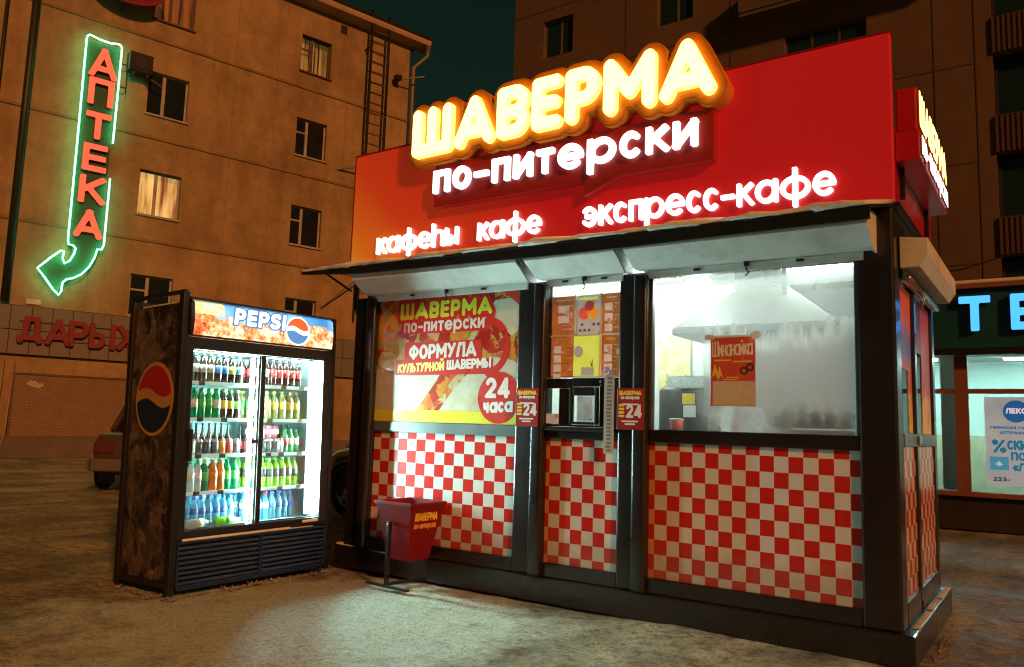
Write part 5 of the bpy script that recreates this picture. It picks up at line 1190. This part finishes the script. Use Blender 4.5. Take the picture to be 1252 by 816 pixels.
# ================================================================== TOWER BLOCK BEHIND
tb = T('tower_block', 'tall dark brown apartment block rising behind the kiosk', 'building', (-2,25,-.43))
def wall_t():
    m, t, b = base_mat('tower_concrete'); n1 = noise(t, .25, 6); n2 = noise(t, 2, 8, rough=.7)
    c = ramp(t, n1, [(.3,(.10,.062,.042)),(.7,(.15,.092,.06))]); c = mixc(t, .5, c, ramp(t, n2, [(.3,(.7,.68,.65)),(.6,(1,1,1))]), 'MULTIPLY')
    t.links.new(c, b.inputs['Base Color']); b.inputs['Roughness'].default_value = .95; bump(t, b, n2, .3, .02); return m
M['tower'] = wall_t()
# loggia bays on the right, windows, balconies: openings first
M['tpane'] = P('teal_dark_pane', (.012,.03,.03), .1)
M['parap'] = P('parapet_paint', (.08,.036,.032), .8)
M['balc'] = P('balcony_concrete', (.11,.08,.06), .9)
th_ = []
for k_ in range(-3, 6):
    z = 8.95+k_*3.68
    th_.append((1.55, 9.5, z, z+2.3)); th_.append((12.0, 20.0, z, z+2.3))
for k_ in range(-4, 5):
    z = 19.62+k_*3.68-.1; th_.append((-11.43,-9.71,z,z+1.95))
    z = 15.5+k_*3.68; th_.append((-5.72,-2.59,z,z+2.07))
    z = 19.62+k_*3.68-.1; th_.append((-17.6,-15.9,z,z+1.95))
# avoid grid overlap trouble: build the wall in vertical strips
def strip(x0, x1, hs):
    wall_holes(tw, x0, x1, -.43, 38, hs, y=25, rev=.35)
tw = G()
strip(-19.4, -13, [h for h in th_ if h[0] == -17.6]); strip(-13, -8, [h for h in th_ if h[0] == -11.43]); strip(-8, 1, [h for h in th_ if h[0] == -5.72])
strip(1, 10.5, [h for h in th_ if h[0] == 1.55]); strip(10.5, 24, [h for h in th_ if h[0] == 12.0])
tw.quad((-19.4,25,-.43),(-19.4,25,38),(-19.4,37,38),(-19.4,37,-.43)); tw.box(-19.4,24,25.0,37,38,38.3)
tb.part('wall', tw, M['tower'])
tb.part('interior', G().box(-19.2,23.8,27,36.8,-.4,37.9), M['room_dark'])
jt = G()
for k_ in range(0, 10): jt.box(-19.4, 1.0, 24.985, 25.01, 3.68*k_-.02+.0, 3.68*k_+.03)
for s in (-13,-8,-.3,1.02): jt.box(s-.02,s+.02,24.98,25.01,-.3,38)
tb.part('wall_joint', jt, P('tower_joint', (.075,.045,.03), .95), kind='stuff')
M['tframe'] = P('tower_frame', (.13,.11,.09), .6)
for h in th_:
    x0, x1, z0, z1 = h
    if x1-x0 < 3.5:
        w_ = G(); y = 25.2
        w_.box(x0,x1,y,y+.06,z0,z0+.08).box(x0,x1,y,y+.06,z1-.08,z1).box(x0,x0+.08,y,y+.06,z0+.08,z1-.08).box(x1-.08,x1,y,y+.06,z0+.08,z1-.08)
        nm = 2 if x1-x0 < 2 else 3
        for q in range(1, nm): xm = x0+(x1-x0)*(.56 if nm == 2 else q/nm); w_.box(xm-.05,xm+.05,y-.01,y+.06,z0+.08,z1-.08)
        wo_ = tb.part('window', w_, M['tframe'] if nm == 2 else M['frame_brown']); tb.part('pane', G().box(x0+.08,x1-.08,y+.02,y+.03,z0+.08,z1-.08), M['tpane'], parent=wo_)
    else:
        w_ = G(); y = 25.5
        w_.box(x0,x1,y,y+.05,z0,z1)
        wo_ = tb.part('loggia_glazing', w_, M['tpane'])
        for q in range(0, 7): xm = x0+.06+(x1-x0-.12)*q/6; tb.part('mullion', G().box(xm-.05,xm+.05,y-.06,y-.002,z0,z1), M['room_dark'], parent=wo_)
        # ribbed parapet below the opening
        rp = G(); 
        nr = int((x1-x0)/.16)
        for q in range(nr): rp.box(x0+q*.16, x0+q*.16+.09, 24.90, 24.93, z0-1.36, z0-.04)
        pr_ = tb.part('parapet', G().box(x0,x1,24.935,24.995,z0-1.38,z0-.02), M['parap'])
        tb.part('rib', rp, M['parap'], parent=pr_, kind='stuff')
for k_ in range(-1, 4):
    z = 18.35+k_*3.68
    if k_ == 0 or k_ > 0:
        bl = tb.part('balcony', G().box(-7.3,.6,24.0,24.98,z,z+.16).box(-7.3,.6,23.95,24.03,z+.165,z+1.5).box(-7.3,-7.2,24.04,24.98,z+.165,z+1.5), M['balc'])

# ================================================================== PHARMACY SHOP (single storey, right)
SY = 10.4
sh = T('pharmacy_shop', 'single storey shop front with lit windows and dark green fascia at the right', 'shop', (4.5,SY,-.43))
M['shop_frame'] = P('orange_brown_frame', (.25,.10,.06), .5, 0, .15, 3)
M['fascia'] = P('dark_green_fascia', (.008,.085,.09), .4, 0, .15, 2)
M['shop_dark'] = P('dark_base_panel', (.03,.022,.02), .6, 0, .3, 2)
sh.part('base_wall', G().box(-1.5,12,SY-.02,SY+.2,-.43,.17), M['shop_dark'])
sh.part('sill', G().box(-1.5,12,SY-.12,SY+.2,.173,.26), M['shop_frame'], bevel=.01)
sh.part('fascia', G().box(-1.5,12,SY-.25,SY+.2,2.88,3.98), M['fascia'], bevel=.01)
sh.part('fascia_trim', G().box(-1.5,12,SY-.28,SY+.2,2.76,2.875), M['steel_dark'], bevel=.01)
sh.part('roof_edge', G().box(-1.6,12,SY-.35,SY+6,3.985,4.08), M['shop_frame'], bevel=.01)
sh.part('roof_snow', G().box(-1.55,12,SY-.3,SY+6,4.082,4.15), M['snow'], bevel=.02)
frm = G()
for x in (-.6, 1.36, 3.4, 5.4, 7.4): frm.box(x,x+.22,SY,SY+.1,.262,2.755)
for a, b_ in ((-.38,1.36),(1.58,3.4),(3.62,5.4),(5.62,7.4)): frm.box(a,b_,SY+.01,SY+.09,2.06,2.15)
sh.part('window_frame', frm, M['shop_frame'])
for a, b_ in ((-.38,1.36),(1.58,3.4),(3.62,5.4),(5.62,7.4)):
    sh.part('window_glass', G().box(a,b_,SY+.04,SY+.05,.262,2.058), M['glass']); sh.part('transom_glass', G().box(a,b_,SY+.04,SY+.05,2.152,2.755), M['glass'])
M['shop_wall'] = P('pale_green_wall', (.50,.70,.66), .7, 0, .06, 1)
sh.part('interior_wall', G().box(-1.4,11.9,SY+3.0,SY+3.1,-.3,3.6), M['shop_wall']); sh.part('interior_dado', G().box(-1.4,11.9,SY+2.93,SY+2.99,-.3,1.3), P('ochre_dado', (.45,.48,.32), .7))
sh.part('interior_ceiling', G().box(-1.4,11.9,SY+.22,SY+2.99,2.9,2.95), M['white_wall']); sh.part('interior_floor', G().box(-1.4,11.9,SY+.22,SY+2.92,-.3,-.25), M['hood'])
sh.part('interior_pillar', G().box(1.0,1.25,SY+1.2,SY+1.5,-.25,2.89), M['shop_wall'])
sh.part('side_wall', G().box(-1.5,-1.42,SY+.21,SY+6,-.43,3.98), M['shop_dark'])
sh.part('flue', G().box(1.02,1.10,SY+.3,SY+.4,4.15,4.5).box(1.15,1.20,SY+.3,SY+.4,4.15,4.42), M['steel_dark'])
sh.part('cable', G().tube([(.2,SY-.2,4.16),(.8,SY-.2,4.3),(1.6,SY-.2,4.38),(3.0,SY-.1,4.8)], .015, 5), M['steel_dark'])
for x in (.4, 2.6, 5.5, 8.5):
    l_ = T('shop_ceiling_light', 'white strip light on the shop ceiling, number %s from the left' % ['one','two','three','four'][[.4,2.6,5.5,8.5].index(x)] if False else {.4:'white strip light on the shop ceiling nearest the kiosk',2.6:'white strip light on the shop ceiling above the blue poster',5.5:'third strip light inside the shop counted from the kiosk',8.5:'strip light furthest right inside the shop'}[x], 'lamp', (x,SY+1.6,2.86), group='strip lights inside the shop')
    l_.part('diffuser', G().box(x-.5,x+.5,SY+1.5,SY+1.7,2.82,2.85), E('strip_light_%d' % int(x), (.80,1,.96), 100)); l_.part('casing', G().box(x-.52,x+.52,SY+1.48,SY+1.72,2.852,2.895), M['white'])
M['bret'] = P('blue_return', (.02,.08,.4), .4)
for ch, x, wd in (('Т',1.50,.52),('Е',2.31,.45),('К',3.05,.5),('А',3.78,.58)):
    W0 = glyph(ch,.66,.072)[0]
    lt = put(sh, 'sign_letter', letter_mesh(ch, .66, .072, .06, M['bret'], True, 0, wd/W0), x, SY-.30, 3.18); lt['label'] = 'glowing blue letter ' + ch
    put(sh, 'letter_face', letter_mesh(ch, .66, .072, .006, M['blue_neon'], True, .004, wd/W0), 0,0,0, parent=lt).location = (0,-.061*K,0)
ws = T('pharmacy_poster', 'pale blue discount poster standing inside the shop window at the right edge', 'poster', (2.3,SY-.0,.40))
def poster_mat():
    m, t, b = base_mat('pale_blue_poster'); c = ramp(t, noise(t, 1.3, 3), [(.3,(.42,.62,.78)),(.7,(.66,.82,.9))])
    t.links.new(c, b.inputs['Base Color']); t.links.new(c, b.inputs['Emission Color']); b.inputs['Emission Strength'].default_value = .28; return m
ws.part('paper', G().box(1.83,2.86,SY+.012,SY+.02,.40,2.0), poster_mat())
pb = E('poster_blue', (.03,.18,.6), .35); pc = E('poster_cyan', (.02,.30,.55), .35)
yy = SY+.0115
put(ws, 'round_logo', flat([ellipse(0,0,.20,.20,28)], .004, pb), 2.32, yy, 1.74)
put(ws, 'lettering', text_mesh('ЛЕКС', .10, .012, .31, .003, E('poster_white', (.9,.95,1), .5)), 2.165, yy-.0045, 1.70)
put(ws, 'lettering', text_mesh('УФИМСКАЯ ГОРОДСКАЯ', .052, .006, .88, .003, pb), 1.90, yy, 1.42)
put(ws, 'lettering', text_mesh('АПТЕЧНАЯ СЕТЬ', .052, .006, .60, .003, pb), 2.06, yy, 1.33)
put(ws, 'lettering', text_mesh('%', .24, .022, .22, .003, pc), 1.93, yy, .99)
put(ws, 'lettering', text_mesh('СКИДКИ', .17, .018, .62, .003, pc), 2.17, yy, 1.05)
put(ws, 'lettering', text_mesh('ПО', .15, .016, .22, .003, pc), 2.22, yy, .86)
put(ws, 'lettering', text_mesh('«ЛЕКС', .15, .016, .56, .003, pc), 2.24, yy, .67)
ws.part('card_picture', G().box(1.89,2.18,yy-.004,yy,.68,.92), E('card_cyan', (.08,.45,.7), .4)); ws.part('card_mark', G().prism([(1.97,.78),(2.03,.84),(2.09,.78),(2.03,.75)], yy-.007, yy-.0045), E('card_white', (.7,.85,.9), .4))
put(ws, 'lettering', text_mesh('223-', .075, .008, .26, .003, M['text_dark']), 1.93, yy, .48)

# ================================================================== CARS
M['bump'] = P('grey_bumper', (.10,.09,.085), .5)
M['tyre'] = P('tyre_rubber', (.012,.012,.012), .8); M['rimm'] = P('wheel_trim', (.55,.56,.5), .4, .2); M['tail'] = P('tail_red', (.07,.008,.006), .4)
def car(name, label, loc, yaw, paint, style):
    c = T(name, label, 'car', (0,0,0), loc=(loc[0],loc[1],-.43), yaw=yaw, group='cars parked behind the fridge')
    k = 1/K     # metres to drawing units
    def R(rows_):  # rows of (x, half width, z bottom, z belt)
        rings = []
        for x, hw, zb_, zt_ in rows_:
            zm = zb_+(zt_-zb_)*.5
            half = [(hw*.86,zb_),(hw*.97,zb_+(zt_-zb_)*.15),(hw,zm),(hw*.985,zb_+(zt_-zb_)*.8),(hw*.93,zt_-.02),(hw*.80,zt_)]
            rings.append([(x*k, y*k, z*k) for y,z in half]+[(x*k,-y*k,z*k) for y,z in reversed(half)])
        return G().loft(rings)
    if style == 'sedan':     # boxy; front at -x
        bodyrows = [(-2.05,.72,.38,.72),(-2.0,.79,.30,.80),(-1.6,.82,.24,.86),(-.75,.83,.22,.90),(.0,.83,.22,.91),(1.1,.83,.22,.92),(1.55,.82,.24,.92),(1.95,.80,.32,.90),(2.05,.76,.42,.86)]
        cab = [(-.80,.70,.90,.92),(-.20,.64,.90,1.36),(.85,.64,.90,1.37),(1.30,.70,.90,.93)]; wx = (-1.3, 1.25)
    else:
        bodyrows = [(-1.98,.66,.34,.62),(-1.9,.78,.26,.74),(-1.5,.84,.20,.86),(-.85,.86,.18,.95),(.0,.86,.18,.97),(1.1,.86,.18,1.0),(1.6,.84,.22,1.0),(1.95,.78,.30,.95)]
        cab = [(-1.0,.74,.94,.97),(-.15,.66,.94,1.42),(.9,.66,.94,1.45),(1.65,.70,.94,1.02)]; wx = (-1.25, 1.22)
    body = c.part('body', R(bodyrows), paint, sm=True)
    rings = [[(x*k,hw*1.05*k,z0*k),(x*k,hw*.93*k,z1*k),(x*k,-hw*.93*k,z1*k),(x*k,-hw*1.05*k,z0*k)] for x,hw,z0,z1 in cab]
    c.part('glasshouse', G().loft(rings), M['dark_pane'])
    (x1,w1,_,z1),(x2,w2,_,z2),(x3,w3,_,z3),(x4,w4,_,z4) = cab
    c.part('roof', G().add(*frustum(x2*k,x3*k,-w2*.95*k,w2*.95*k,(z2-.01)*k,(x2+.08)*k,(x3-.08)*k,-w2*.88*k,w2*.88*k,(z2+.04)*k)), paint, bevel=.02)
    for sg in (1,-1):
      for a_, b_, wd_ in (((x1*k,sg*w1*1.0*k,z1*k),(x2*k,sg*w2*.95*k,z2*k),.05*k), ((x4*k,sg*w4*1.0*k,z4*k),(x3*k,sg*w3*.95*k,z3*k),.08*k), (((x2+x3)/2*k,sg*w2*1.0*k,z1*k),((x2+x3)/2*k,sg*w2*.95*k,z2*k),.06*k)):
        c.part('pillar', G().bar(a_, b_, wd_), paint)
    for x in wx:
        for sg in (1,-1):
            y0 = sg*.70*k; y1 = sg*.875*k; r = .31*k; ym = (y0+y1)/2
            wh = G(); rings = []
            for yy_, rr in ((y0,r*.9),(y0+(y1-y0)*.15,r),(y0+(y1-y0)*.85,r),(y1,r*.92),(y1,r*.66),(y0+(y1-y0)*.8,r*.62)):
                rings.append([(x*k+rr*math.cos(a), yy_, r+rr*math.sin(a)) for a in [2*math.pi*q/24 for q in range(24)]])
            w_ = c.part('wheel', wh.loft(rings), M['tyre'], sm=True)
            rim = G(); rings = []
            for yy_, rr in ((y1-sg*.03*k,r*.63),(y1-sg*.01*k,r*.6),(y1-sg*.03*k,r*.5),(y1-sg*.02*k,r*.22),(y1-sg*.005*k,r*.12)):
                rings.append([(x*k+rr*math.cos(a), yy_, r+rr*math.sin(a)) for a in [2*math.pi*q/24 for q in range(24)]])
            c.part('rim', rim.loft(rings), M['rimm'], parent=w_, sm=True)
            holes_ = G()
            for q in range(6):
                a = q*math.pi/3+.3; cx_, cz_ = x*k+r*.42*math.cos(a), r+r*.42*math.sin(a)
                holes_.prism([(cx_+r*.08*math.cos(b_), cz_+r*.08*math.sin(b_)) for b_ in [q2*math.pi/4 for q2 in range(8)]], y1-sg*.026*k, y1-sg*.004*k)
            c.part('trim_hole', holes_, M['black'], parent=w_)
            # arch
            ar = G(); n = 14; pts = [(x*k+r*1.22*math.cos(math.pi*q/n), sg*.86*k, r+r*1.22*math.sin(math.pi*q/n)) for q in range(n+1)]
            ar.tube(pts, .03, 6); c.part('wheel_arch', ar, M['black'], sm=True)
            c.part('arch_recess', G().prism([(x*k+r*1.18*math.cos(math.pi*q/n), r*.9+r*1.2*math.sin(math.pi*q/n)) for q in range(n+1)], sg*.80*k, sg*.868*k), M['black'])
    for x, nm, mt in ((bodyrows[0][0]-.03,'front_bumper',M['bump']), (bodyrows[-1][0]-.02,'rear_bumper',M['bump'])):
        c.part(nm, G().box((x-.04)*k,(x+.09)*k,-.80*k,.80*k,.33*k,.52*k).box((x)*k,(x+.12)*k,-.835*k,-.80*k,.34*k,.51*k).box((x)*k,(x+.12)*k,.80*k,.835*k,.34*k,.51*k), mt, bevel=.03)
    for sg in (1,-1):
        fx = bodyrows[0][0]; rx = bodyrows[-1][0]
        c.part('headlight', G().box((fx-.015)*k,(fx+.06)*k,sg*.45*k,sg*.70*k,.56*k,.70*k), M['chrome'], bevel=.015)
        c.part('tail_light', G().box((rx-.05)*k,(rx+.02)*k,sg*.50*k,sg*.78*k,.60*k,.78*k), M['tail'], bevel=.015)
        c.part('mirror', G().box((cab[0][0]+.35)*k,(cab[0][0]+.47)*k,sg*.86*k,sg*1.03*k,.98*k,1.10*k), M['black'], bevel=.03)
        c.part('door_handle', G().box(.1*k,.24*k,sg*.862*k,sg*.88*k,.74*k,.77*k), M['chrome'])
        c.part('side_moulding', G().box((bodyrows[1][0]+.55)*k,(bodyrows[-2][0]-.5)*k,sg*.862*k,sg*.876*k,.52*k,.57*k), M['black'])
    for a_, b_ in ((.55,.8),(-.8,-.55)): c.part('mud_flap', G().box((wx[1]+.33)*k,(wx[1]+.36)*k,a_*k,b_*k,.12*k,.34*k), M['black'])
    c.part('snow_cap', G().add(*frustum((x2+.03)*k,(x3-.03)*k,-w2*.85*k,w2*.85*k,(z2+.042)*k,(x2+.13)*k,(x3-.13)*k,-w2*.75*k,w2*.75*k,(z2+.085)*k)), M['snow'], bevel=.03)
    c.part('bonnet_snow', G().add(*frustum((bodyrows[1][0]+.25)*k,(cab[0][0]-.05)*k,-.55*k,.55*k,.86*k,(bodyrows[1][0]+.35)*k,(cab[0][0]-.1)*k,-.48*k,.48*k,(.97 if style!='sedan' else .93)*k)), M['snow'], bevel=.02)
    return c
carp = P('dark_blue_paint', (.012,.02,.035), .22, .3, .1, 3, coat=.8)
car('parked_car', 'dark hatchback glimpsed between the fridge and the kiosk', (-5.45,4.3,0), math.radians(0), carp, 'hatch')
ladap = P('faded_beige_paint', (.085,.05,.042), .45, .1, .2, 3, coat=.2)
car('parked_car', 'faded boxy saloon with snow on its bumper behind the fridge', (-14.65,4.62,0), math.radians(-42), ladap, 'sedan')

# ================================================================== small snow rubble
def rubble():
    g = G(); rng = random.Random(11)
    def lump(x, y, r):
        n = 6; h = r*rng.uniform(.15,.4); top = [(x+r*.5*rng.uniform(.5,1)*math.cos(a), y+r*.5*rng.uniform(.5,1)*math.sin(a), -.43+h) for a in [i*math.pi/3 for i in range(n)]]
        bot = [(x+r*rng.uniform(.7,1.2)*math.cos(a), y+r*rng.uniform(.7,1.2)*math.sin(a), -.446) for a in [i*math.pi/3 for i in range(n)]]
        g.loft([bot, top])
    for _ in range(110): lump(-3.74+rng.gauss(.05,.05), rng.uniform(-2.3,-.2), rng.uniform(.006,.018))
    for _ in range(60): lump(rng.uniform(-4.8,-3.7), -2.2+rng.gauss(-.04,.04), rng.uniform(.006,.018))
    for _ in range(80): lump(2.08+abs(rng.gauss(0,.05)), rng.uniform(-.1,2.3), rng.uniform(.006,.018))
    return g
o = solo('snow_rubble', rubble(), P('grey_ice_lumps', (.22,.17,.13), .8, 0, .4, 9), None, None, (0,0,-.43), kind='stuff');
